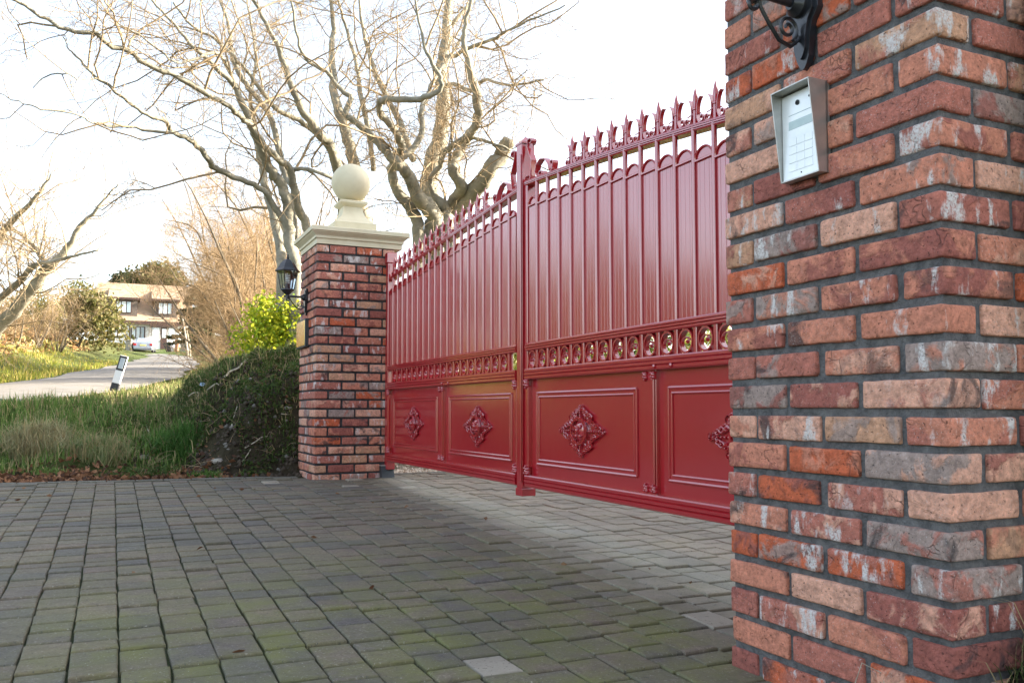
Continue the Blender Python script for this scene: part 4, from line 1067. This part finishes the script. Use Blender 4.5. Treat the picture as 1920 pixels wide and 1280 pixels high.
# hedge across the road, added out of view to darken gate reflections; shrubs inside the property
for i in range(10):
    olive_shrub("olive hedge shrub added out of view to darken the gate reflections", -13.8 + .5*math.sin(i*2.1), -13 + i*3.3, 1.05 + .15*math.sin(i), "added hedge shrubs out of view across the road", 2500)
for X_, Y_ in ((-7.0,9.2),(-7.1,7.6),(-7.9,10.7)):  # added out of view to keep the bright verge out of the gate's reflections
    olive_shrub("low olive shrub added out of view to block verge reflections", X_, Y_, .42, "added low shrubs out of view beside the bank", 2200)
gld = lambda n: cmix(n, (.24,.25,.05), (.46,.40,.12), (.12,.17,.04), .25)
for (X_, Y_, s) in ((-.6,15.0,1.2),(1.0,14.6,1.25),(2.3,14.2,1.3),(3.6,14.0,1.35),(5.0,14.5,1.4),(-2.0,15.0,1.0)):
    leafy("garden_shrub", "sunlit golden shrub inside the property behind the gate", "shrub", (X_, Y_, tz(X_, Y_)), [(0,0,.8*s,1.1*s,.8*s,.9*s),(.8*s,.1,.6*s,.8*s,.7*s,.7*s),(-.7*s,0,1.0*s,.8*s,.7*s,.8*s)], 3000, (.07,.14), gld, 4, "garden shrubs behind the gate", .5, 26, .09)

# ================================================================== bank: grass, litter, sticks, stones
Wf = lambda U, V: edge_u(V) - U
G0, G1 = (.075,.15,.030), (.20,.31,.07)
blades("bank_grass", uvpts(26000, (-4.6,-.9), (-3.6,-.7), lambda U, V: (Wf(U,V) > .55 + .25*np.sin(V*3)) & (rs.rand(len(U)) < sstep(-.75,-1.25,V)) & (rs.rand(len(U)) < .35+.65*sstep(-.3,.4,np.sin(U*3.1)*np.cos(V*4.3)+.35))), (.07,.22), .008, G0, G1, .85, .22, droop=.55)
blades("bank_top_grass", uvpts(15000, (-4.6,-1.55), (-1.3,.75), lambda U, V: (Wf(U,V) > 1.15 + .45*np.sin(V*5+1)) & (rs.rand(len(U)) < .8)), (.05,.15), .008, (.06,.10,.025), (.19,.24,.07), .9, .3, droop=.6)
blades("face_grass", uvpts(9000, (-2.3,-.5), (-1.4,.55), lambda U, V: (Wf(U,V) > .25) & (np.sin(U*6.3+1)*np.cos(V*5.1) > .1)), (.04,.13), .007, (.05,.10,.02), (.13,.21,.05), .9, .2, droop=.6)
def tuft(px_, py_, n, rad, ln, c0, c1, name, straw=.1, lean=.9, label=None):
    p = hit(px_, py_); a = rs.rand(n)*6.283; r = rad*np.sqrt(rs.rand(n))
    return blades(name, np.stack([p[0]+np.cos(a)*r, p[1]+np.sin(a)*r*.8], 1), ln, .007, c0, c1, lean, straw, droop=.6)
tag(tuft(325, 862, 1500, .19, (.16,.34), (.05,.13,.025), (.13,.27,.055), "grass_tuft", .05), "dense dark green grass tuft at foot of the soil bank", "grass tuft")
tag(tuft(70, 850, 1500, .26, (.18,.36), (.26,.27,.12), (.48,.45,.26), "grass_tuft", .4, 1.0), "dead straw-coloured grass tussock on left part of the bank", "grass tuft")
tag(tuft(185, 852, 1000, .25, (.15,.28), (.15,.22,.07), (.36,.37,.18), "grass_tuft", .3, 1.0), "drooping half-dead grass tussock beside the straw tussock", "grass tuft")
tag(tuft(90, 893, 260, .13, (.05,.11), G0, G1, "grass_tuft"), "low green grass clump growing through the leaf litter", "grass tuft")
tag(tuft(385, 897, 320, .14, (.05,.11), (.06,.13,.02), (.12,.22,.04), "grass_tuft"), "small fresh green grass clump at paving edge by the pier", "grass tuft")
tag(tuft(245, 899, 110, .06, (.04,.08), (.06,.13,.02), (.12,.22,.04), "grass_tuft"), "tiny green weed clump at the paving edge", "grass tuft")
# joints: little weeds
blades("joint_moss", uvpts(5200, (-.2,5.2), (-2.6,1.0), lambda U, V: (np.abs(((V0+(V-V0)/(1-.0215*U)-V0)/.130) % 1) < .09) | (np.abs(((V-V0)/(1-.0215*U)/.130) % 1) > .91)), (.006,.017), .006, (.05,.09,.015), (.12,.17,.03), .8, 0)
# soil beside the near pier
def soil_z(X, Y):
    u, v = uv_of(X, Y); return pav_z(u) + .004 + .23*sstep(-.02, .26, v)*sstep(5.62, 5.90, u) + .012*lump(X, Y, 16) + .008*lump(X, Y, 43, 3)
m = MB(); uu = np.linspace(5.60, 6.7, 60); vv_ = np.linspace(-.06, 1.6, 60); gcl = []
for a_ in uu:
    for b_ in vv_:
        x_, y_ = XY(a_, b_); m.v.append((x_, y_, float(soil_z(np.array(x_), np.array(y_))))); m.n += 1; m.c.append((.045,.035,.024))
m.f = [(i*60+j, i*60+j+1, (i+1)*60+j+1, (i+1)*60+j) for i in range(59) for j in range(59)]
m.build("soil_bed", M['ground'], smooth=True, kind="structure")
blades("soil_weeds", uvpts(3500, (5.80,6.4), (.0,.6), None), (.02,.12), .003, (.03,.055,.015), (.08,.11,.03), 1.0, .3, zfun=soil_z)
tag(blades("grass_tuft", uvpts(45, (5.84,6.0), (.10,.30), None), (.10,.24), .003, (.05,.10,.02), (.20,.22,.08), .8, .3, kind=None, zfun=soil_z), "thin long grass blades beside the base of the keypad pier", "grass tuft")
# ivy, moss and dead stems over the soil face
pts = uvpts(26000, (-3.0,-.42), (-1.6,.6), lambda U, V: (Wf(U,V) > .16) & (np.sin(U*4.1+V*2)*np.cos(V*5.3-U) > -.12 - .5*(Wf(U,V) > 1.1)))
C = np.column_stack([pts, terrain(pts[:,0], pts[:,1]) + .012 + .035*rs.rand(len(pts))])
link("bank_ivy", leaf_mesh("bank_ivy", C, (.015,.04), cmix(len(C), (.030,.060,.014), (.10,.15,.035), (.16,.11,.05), .15)), M['leaf'], kind="stuff")
m = MB(); pts = uvpts(170, (-2.6,-.5), (-1.9,.55), lambda U, V: Wf(U,V) > .3)
for p in pts:
    z = tz(p[0], p[1]); P_, R_ = walk((p[0], p[1], z), rs.randn(3)*np.array([1,1,.35])+np.array([0,-.2,.25]), .10+.28*rs.rand(), 4, .3, .0, .003, .0012); m.tube(P_, R_, 4, cap=False)
m.build("dead_stems", M['twig'], kind="stuff")
# fallen leaves
pts = uvpts(7000, (-1.6,-.30), (-4.2,.0), lambda U, V: (Wf(U,V) > -.03) & (rs.rand(len(U)) < sstep(1.0,.1,Wf(U,V))*sstep(-.35,-1.15,V)+.05))
C = np.column_stack([pts, terrain(pts[:,0], pts[:,1]) + .012 + .02*rs.rand(len(pts))])
link("fallen_leaves", leaf_mesh("fallen_leaves", C, (.03,.07), cmix(len(C), (.17,.075,.035), (.32,.17,.09), (.09,.045,.028), .3), .6, .65), M['litter'], kind="stuff")
pts = uvpts(26, (-.2,4.6), (-2.6,.5)); C = np.column_stack([pts, pav_z(uv_of(pts[:,0], pts[:,1])[0]) + .010])
link("paving_leaves", leaf_mesh("paving_leaves", C, (.02,.045), cmix(len(C), (.13,.06,.03), (.26,.15,.08)), .9, .5), M['litter'], kind="stuff")
# gravel inside the gate
pts = uvpts(9000, (-2.4,-.25), (.66,2.6)); u_, v_ = uv_of(pts[:,0], pts[:,1]); pts = pts[(edge_u(v_)-u_) > -.02]
C = np.column_stack([pts, terrain(pts[:,0], pts[:,1]) + .008])
def pebbles(C, size, cols, name):
    n = len(C); s = size[0]+(size[1]-size[0])*rs.rand(n); oct_ = np.array([(1,0,0),(0,1,0),(-1,0,0),(0,-1,0),(0,0,1),(0,0,-1)])*.5
    V = C[:, None] + (oct_[None]*(1+.5*rs.randn(n, 6, 1).clip(-.6,.6)))*s[:, None, None]
    return quads_mesh(name, V, cols, 6, [(0,1,4),(1,2,4),(2,3,4),(3,0,4),(1,0,5),(2,1,5),(3,2,5),(0,3,5)])
link("gravel", pebbles(C, (.018,.034), cmix(len(C), (.45,.37,.26), (.72,.66,.55), (.30,.20,.13), .2), "gravel"), M['gravel'], kind="stuff")
pts = uvpts(2600, (-1.9,-.4), (-1.3,.55), lambda U, V: Wf(U,V) > .12); C = np.column_stack([pts, terrain(pts[:,0], pts[:,1]) + .004])
link("soil_clods", pebbles(C, (.012,.055), cmix(len(C), (.035,.026,.018), (.085,.065,.045), (.16,.15,.13), .06), "soil_clods"), M['gravel'], kind="stuff")
# sticks and stones on the bank: traced, laid on the soil
zb_ = lambda x, y: (250 + x/4.922, 640 + y/4.922)
sticks = [("pale forked dead branch lying across the brown top of the bank", [(850,345),(900,295),(970,265),(1020,210),(1080,165)], .012),
          ("short upright pale stick stuck in the ivy of the bank", [(915,800),(940,700),(965,615)], .008),
          ("thin bent twig leaning against the bare soil face", [(1000,1140),(1060,1060),(1105,985)], .006),
          ("long pale twig with bright broken end on the soil face", [(1035,1000),(1130,945),(1200,898),(1310,893)], .007),
          ("tall thin curved stem rising left of the dense grass tuft", [(170,900),(130,790),(125,680),(140,560)], .007),
          ("thin straight twig just above the dense grass tuft", [(430,830),(475,770),(520,720)], .005),
          ("small twig pointing at the side of the plaque pier", [(1370,685),(1430,692),(1500,690)], .005),
          ("tangled pale root loop on the upper bank", [(520,520),(560,492),(610,490),(600,525),(570,560)], .009),
          ("curled pale bark strip above the root loop", [(690,465),(735,430),(775,405),(795,420)], .009)]
for lab, pp, r in sticks:
    P_ = []
    for q in pp:
        h_ = hit(*zb_(*q)); P_.append(h_ + np.array([0, -.02, .018]))
    P_ = densify(P_, 3); tag(MB().tube(P_, np.linspace(r, r*.5, len(P_)), 6).build("stick", M['stick'], smooth=True), lab, "stick")
for lab, q, s in (("pale brown stone at the foot of the dense grass tuft", (95,1085), .055), ("flat grey stone lying on the dark soil", (470,1095), .045), ("angular grey stone below the soil face", (780,1115), .05), ("small round stone high on the bank face", (1415,620), .035)):
    p = hit(*zb_(*q)); bm = bmesh.new(); bmesh.ops.create_icosphere(bm, subdivisions=2, radius=1)
    for v in bm.verts: v.co = Vector((v.co.x*s*1.2, v.co.y*s*.9, v.co.z*s*.6))*(1+.35*noise.noise(v.co*1.7+Vector(q+(0,))))
    me = bpy.data.meshes.new("stone"); bm.to_mesh(me); bm.free(); tag(link("stone", me, M['pebble'], None, tuple(p + np.array([0,0,s*.15]))), lab, "stone")
p = hit(*zb_(648, 435)); m = MB(); r3 = random.Random(2)
m.add([(r3.uniform(-.035,.035), r3.uniform(-.03,.03), r3.uniform(0,.06)) for _ in range(9)], [(0,1,2),(2,3,4),(4,5,0),(5,6,7),(7,8,1),(3,6,8),(0,7,3)])
tag(m.build("plastic_scrap", NT("blue_plastic").fin((.35,.48,.62), .35), None, loc=tuple(p + np.array([0,-.02,.02]))), "scrap of pale blue plastic caught on the upper bank", "litter")
# bent straw in front of the near pier
P_ = [at_depth(x, y, Y) for x, y, Y in ((1600,1290,1.86),(1616,1242,1.86),(1657,1263,1.84),(1658,1295,1.83))]
tag(MB().tube(P_, .0012, 5).build("straw", M['stick']), "pale bent straw stalk leaning on the base of the keypad pier", "straw")
# sunlit verges along the road and bracken bank
def verge(n, ra, rb, ya, yb):
    i = rs.randint(0, len(RP)-1, n*3); f = rs.rand(n*3, 1); base = RP[i]*(1-f)+RP[i+1]*f; off = ra + (rb-ra)*rs.rand(n*3)
    p = base + NN[i]*off[:, None]; m_ = (p[:,1] > ya) & (p[:,1] < yb); return p[m_][:n]
def spread(n, ra, rb, ya, yb):
    Y = ya + (yb-ya)*rs.rand(n)**1.6; xc = np.interp(Y, RP[:,1], RP[:,0]); return np.stack([xc + ra + (rb-ra)*rs.rand(n), Y], 1)
blades("verge_grass", spread(16000, -6.5, -1.75, 13.0, 40), (.08,.28), .016, (.16,.20,.025), (.34,.33,.045), .8, .30, (.44,.33,.10), droop=.5)
blades("verge_grass_near", spread(9000, 1.75, 3.6, 10.5, 34), (.06,.22), .014, (.09,.13,.03), (.22,.24,.07), .8, .3, droop=.5)
blades("field_grass", spread(9000, -16, -5, 16, 60), (.15,.45), .03, (.16,.13,.035), (.32,.24,.08), .9, .5, (.36,.22,.085), droop=.5)
pts = spread(9000, -15, -4.2, 17, 50); C = np.column_stack([pts, terrain(pts[:,0], pts[:,1]) + .05 + .5*rs.rand(len(pts))*(np.sin(pts[:,0]*.9)*np.cos(pts[:,1]*.7) > -.1)])
link("bracken", leaf_mesh("bracken", C, (.12,.34), cmix(len(C), (.22,.11,.045), (.38,.23,.10), (.30,.26,.10), .25), .3, .4), M['litter'], kind="stuff")
pts = spread(5000, 3.0, 8.5, 19, 60); C = np.column_stack([pts, terrain(pts[:,0], pts[:,1]) + .05 + .6*rs.rand(len(pts))])
link("undergrowth", leaf_mesh("undergrowth", C, (.10,.30), cmix(len(C), (.24,.15,.06), (.42,.30,.14), (.18,.19,.06), .3), .3, .35), M['litter'], kind="stuff")

# ================================================================== verge marker post
p0 = at_depth(208, 738, 15.0); gz = tz(p0[0], p0[1])
mk = thing("marker_post", "leaning black and white reflective verge marker post by the road", "marker post", (p0[0], p0[1], gz-.12)); mk.rotation_euler = (math.radians(-4), math.radians(14), math.radians(8))
top = .80; a, b = .066, .026
MB().bevbox(-a, a, -b, b, -.15, .30, .006).build("black_base", M['black_plastic'], mk)
MB().bevbox(-a, a, -b, b, .301, top, .006).build("white_body", M['white_plastic'], mk)
fr = MB().bevbox(-a*.98, a*.98, -b-.004, -b+.002, .530, top-.005, .003).build("reflector_frame", M['black_plastic'], mk)
MB().bevbox(-a*.60, a*.60, -b-.008, -b-.003, .565, top-.045, .002).build("reflector", M['reflector'], mk)

# ================================================================== distant house
HY = 88.0; hx = lambda px_: (px_-CX)/FOC*HY; hz = lambda py_: at_depth(270, py_, HY)[2]
ox = hx(258); oz = 6.35
hs = thing("house", "white rendered house with brown tiled roof and two dormers up the road", "house", (ox, HY, oz), math.radians(23.6))
X = lambda px_: (hx(px_) - ox)*.916; Z = lambda py_: hz(py_) - oz
xl, xr = X(181), X(356); ez = Z(601); rz = Z(523)
MB().box(xl, xr, 0, 8, -1.5, ez).build("wall", M['white'], hs)
MB().add([(xl-.3,-.45,ez-.1),(xr+.3,-.45,ez-.1),(xr+.3,4,rz),(xl-.3,4,rz),(xl-.3,8.45,ez-.1),(xr+.3,8.45,ez-.1),(xl-.3,-.40,ez-.32),(xr+.3,-.40,ez-.32),(xr+.3,4,rz-.25),(xl-.3,4,rz-.25),(xl-.3,8.45,ez-.35),(xr+.3,8.45,ez-.35)],
         [(0,1,2,3),(3,2,5,4),(6,9,8,7),(9,10,11,8),(0,6,7,1),(4,5,11,10),(0,3,9,6),(1,7,8,2),(3,4,10,9),(2,8,11,5)]).build("roof", M['roof'], hs)
MB().box(xl-.3, xr+.3, -.52, -.40, ez-.42, ez-.06).build("fascia", M['brown'], hs)
def slope_y(z): return -.45 + (z-(ez-.1))/(rz-ez+.1)*4.45
def dormer(p0_, p1_, w0, w1):
    a, b = X(p0_), X(p1_); z0, z1 = Z(594), Z(562); yf = slope_y(z0)+.05; yb = slope_y(z1+.5)
    d_ = MB().box(a, b, yf, yb, z0-.1, z1).build("dormer", M['shingle'], hs)
    r_ = MB().add([(a-.25,yf-.3,z1),(b+.25,yf-.3,z1),(b+.25,yf-.3,z1+.14),(a-.25,yf-.3,z1+.14),(a-.25,slope_y(z1+1.5),z1+1.42),(b+.25,slope_y(z1+1.5),z1+1.42),(a-.25,slope_y(z1)+.4,z1),(b+.25,slope_y(z1)+.4,z1)],
             [(0,1,2,3),(3,2,5,4),(0,3,4,6),(1,7,5,2),(0,6,7,1)]).build("dormer_roof", M['roof'], d_)
    MB().box(a-.27, b+.27, yf-.36, yf-.29, z1-.06, z1+.17).build("dormer_fascia", M['brown'], d_)
    window(w0, w1, 566.5, 586, yf, 3)
def window(w0, w1, y0, y1, yf, n, mat=None):
    a, b, z0, z1 = X(w0), X(w1), Z(y1), Z(y0)
    w = MB().box(a-.07, b+.07, yf-.06, yf+.02, z0-.07, z1+.07).build("window_frame", M['brown'], hs)
    for i in range(n):
        c0 = a + (b-a)*i/n + .05; c1 = a + (b-a)*(i+1)/n - .05
        MB().box(c0, c1, yf-.075, yf-.055, z0, z1).build("pane", M['pane'] if (i+n) % 3 == 2 else M['curtain'], w)
dormer(204, 254, 214.5, 242.5); dormer(286, 330, 294, 320)
window(244, 268.5, 613.5, 633.5, 0, 3); window(210, 218, 621, 631, 0, 1); window(234, 240, 612, 632, 0, 1)
# porch
pz = Z(611.5); pr_ = MB().box(X(278.5), X(331.5), -1.55, .05, pz-.06, pz+.14).build("porch_roof", M['brown'], hs)
MB().box(X(281), X(330), -1.3, 0, -.6, Z(637)).build("porch_wall", M['white'], hs)
for (a_, b_) in ((282,297.5),(312.5,327.5)):
    MB().box(X(a_), X(b_), -1.34, -1.26, Z(636), Z(614)).build("porch_window", M['brown'], hs)
    MB().box(X(a_+1), X(b_-1), -1.37, -1.335, Z(635), Z(615)).build("porch_pane", M['curtain'], hs)
dr = MB().box(X(298.5), X(311), -1.36, -1.28, -.5, Z(614)).build("door", M['brown'], hs)
MB().box(X(301.5), X(309.5), -1.385, -1.355, Z(634), Z(617)).build("door_pane", M['curtain'], dr)
MB().bevbox(X(287), X(312), -3.2, -1.3, -.9, .25, .05).build("step", M['rubble'], hs)
ch = MB().box(xl+1.2, xl+2.0, 3.6, 4.4, rz-.6, rz+.05).build("chimney", M['shingle'], hs) if False else None
# front boundary
for lab, px_, Y_, w_, h_, mt in (("rubble stone gate pillar left of the silver car", 241, 79, .55, 1.15, 'rubble'), ("rubble stone gate pillar by the leaning stakes", 345, 77, .60, 1.35, 'rubble'), ("slim brick pillar right of the house porch", 330, 82, .32, 1.3, 'hbrick')):
    X_ = (px_-CX)/FOC*Y_; g = tz(X_, Y_); g = max(g, float(far_plane(Y_))); t_ = thing("gate_pillar", lab, "pillar", (X_, Y_, g))
    MB().bevbox(-w_/2, w_/2, -w_/2, w_/2, -.4, h_, .05).build("shaft", M[mt], t_); MB().bevbox(-w_/2-.05, w_/2+.05, -w_/2-.05, w_/2+.05, h_, h_+.10, .03).build("coping", M['rubble'], t_)
for lab, b0, t0_, Y_ in (("tall thin pale stake leaning beside the stone pillar", (353,674), (342,594), 58), ("shorter pale stake standing next to the tall one", (357,666), (350,619), 60)):
    p = at_depth(*b0, Y_); q = at_depth(*t0_, Y_); g = tz(p[0], p[1])
    P_ = densify([np.array([p[0], p[1], min(g, p[2])-.2]), (p*.6+q*.4)+np.array([.04,0,0]), q], 4); tag(MB().tube(P_, np.linspace(.09,.045,len(P_)), 7).build("stake", M['stick'], smooth=True), lab, "stake")
p = at_depth(320, 664, 83); bn = thing("wheelie_bin", "dark wheeled bin beside the house porch", "bin", (p[0], 83, float(far_plane(83))-.02)); bn.rotation_euler = (0, math.radians(-18), 0)
MB().add([(-.24,-.28,.0),(.24,-.28,0),(.24,.28,0),(-.24,.28,0),(-.30,-.36,1.0),(.30,-.36,1.0),(.30,.36,1.0),(-.30,.36,1.0)], [(0,3,2,1),(4,5,6,7),(0,1,5,4),(1,2,6,5),(2,3,7,6),(3,0,4,7)]).build("bin_body", M['black_plastic'], bn)
MB().bevbox(-.33, .33, -.42, .40, 1.0, 1.08, .02).build("bin_lid", M['black_plastic'], bn)

# ================================================================== parked car, seen from behind
CYd = 81.0; cxp = (269.5-CX)/FOC*CYd; cg = max(tz(cxp, CYd), float(far_plane(CYd)))
car = thing("parked_car", "silver car parked on the drive of the white house", "car", (cxp, CYd, cg + .02)); car.rotation_euler = (math.radians(2.5), 0, math.radians(19))
secs = [(-2.05,.70,.34,.62,.50),(-2.0,.84,.28,.92,.74),(-1.85,.87,.25,.98,.78),(-.9,.88,.24,.97,.80),(.6,.88,.24,.95,.80),(1.5,.87,.25,.86,.76),(2.0,.82,.28,.70,.66),(2.1,.66,.34,.60,.52)]
V = []; 
for y_, w_, zb2, zt, wt in secs: V += [(-w_*.9,y_,zb2),(w_*.9,y_,zb2),(w_,y_,(zb2+zt)/2),(wt,y_,zt),(-wt,y_,zt),(-w_,y_,(zb2+zt)/2)]
n = len(secs); body = MB().add(V, [(i*6+j, i*6+(j+1) % 6, (i+1)*6+(j+1) % 6, (i+1)*6+j) for i in range(n-1) for j in range(6)] + [tuple(range(6)), tuple((n-1)*6+5-j for j in range(6))]).build("body", M['silver'], car, smooth=40)
cab = [(-1.75,.74,.96,.72),(-1.15,.72,1.40,.56),(.1,.72,1.45,.57),(.85,.74,1.36,.55),(1.35,.76,.92,.72)]
V = []; 
for y_, w_, zt, wt in cab: V += [(-w_,y_,.90),(w_,y_,.90),(wt,y_,zt),(-wt,y_,zt)]
MB().add(V, [(i*4+j, i*4+(j+1) % 4, (i+1)*4+(j+1) % 4, (i+1)*4+j) for i in range(4) for j in range(4)] + [(0,1,2,3),(19,18,17,16)]).build("cabin", M['silver'], car, smooth=40)
MB().add([(-.60,-1.70,1.01),(.60,-1.70,1.01),(.50,-1.24,1.365),(-.50,-1.24,1.365),(-.60,-1.60,1.01),(.60,-1.60,1.01),(.50,-1.12,1.34),(-.50,-1.12,1.34)], [(0,1,2,3),(4,7,6,5),(0,4,5,1),(1,5,6,2),(2,6,7,3),(3,7,4,0)]).build("rear_window", M['pane'], car)
for s in (-1, 1):
    MB().add([(s*.745,-1.2,1.0),(s*.765,1.0,1.0),(s*.60,.75,1.33),(s*.60,-1.0,1.36),(s*.70,-1.2,1.0),(s*.70,1.0,1.0),(s*.55,.75,1.33),(s*.55,-1.0,1.36)], [(0,1,2,3),(4,7,6,5),(0,4,5,1),(1,5,6,2),(2,6,7,3),(3,7,4,0)]).build("side_window", M['pane'], car)
    MB().bevbox(s*.70-.13, s*.70+.13, -2.06, -1.93, .66, .86, .02).build("tail_light", M['red_lens'], car)
    MB().bevbox(s*.95-.09, s*.95+.09, .75, .87, .92, 1.04, .02).build("mirror", M['silver'], car)
    for y_ in (-1.3, 1.35):
        wh = MB(); wh.lathe([(.31,-.10),(.33,-.06),(.33,.06),(.31,.10)], 18); w_ = wh.build("tyre", M['rubber'], car, smooth=40, loc=(s*.78, y_, .33)); w_.rotation_euler = (0, math.pi/2, 0)
        MB().lathe([(.20,.08),(.20,.105),(.05,.115)], 14).build("rim", M['steel'], w_, loc=(0,0,0 if s > 0 else -.19))
MB().bevbox(-.80, .80, -2.12, -1.98, .36, .58, .04).build("bumper", M['silver'], car)
MB().bevbox(-.26, .26, -2.085, -2.05, .64, .76, .01).build("number_plate", M['plate_y'], car)

# ================================================================== brick house added out of view behind the keypad pier to shade the drive
hb = thing("shade_house", "red brick house added out of view to shade the drive", "house", (7.6, -1.2, 0)); hl, hw_, he, hr = 14.3, 7.5, 5.2, 8.3
MB().box(0, hw_, 0, hl, -.5, he).build("wall", M['hbrick'], hb)
MB().add([(0,0,he),(hw_,0,he),(hw_/2,0,hr-.1),(0,hl,he),(hw_,hl,he),(hw_/2,hl,hr-.1)], [(0,1,2),(3,5,4),(0,3,4,1),(1,4,5,2),(0,2,5,3)]).build("gable", M['hbrick'], hb)
MB().add([(-.4,-.3,he-.15),(hw_/2,-.3,hr+.05),(hw_+.4,-.3,he-.15),(-.4,hl+.3,he-.15),(hw_/2,hl+.3,hr+.05),(hw_+.4,hl+.3,he-.15),(-.4,-.3,he-.3),(hw_/2,-.3,hr-.1),(hw_+.4,-.3,he-.3),(-.4,hl+.3,he-.3),(hw_/2,hl+.3,hr-.1),(hw_+.4,hl+.3,he-.3)],
         [(0,3,4,1),(1,4,5,2),(6,7,10,9),(7,8,11,10),(0,1,7,6),(1,2,8,7),(3,9,10,4),(4,10,11,5),(0,6,9,3),(2,5,11,8)]).build("roof", M['roof'], hb)
for zz in (.9, 3.4):
    for yy in (1.5, 5.0, 8.5, 12.0):
        w_ = MB().bevbox(-.05, .04, yy, yy+1.3, zz, zz+1.2, .01).build("window", M['white_plastic'], hb)
        for q in (0, .62): MB().box(-.065, -.04, yy+.06+q, yy+.62+q, zz+.07, zz+1.13).build("pane", M['pane'], w_)
d_ = MB().bevbox(-.06, .04, 3.3, 4.25, 0, 2.05, .01).build("door", M['brown'], hb); MB().lathe([(.03,0),(.02,.04),(.03,.06)], 10).build("handle", M['brass'], d_, loc=(-.06,3.42,1.0)).rotation_euler = (0,-math.pi/2,0)
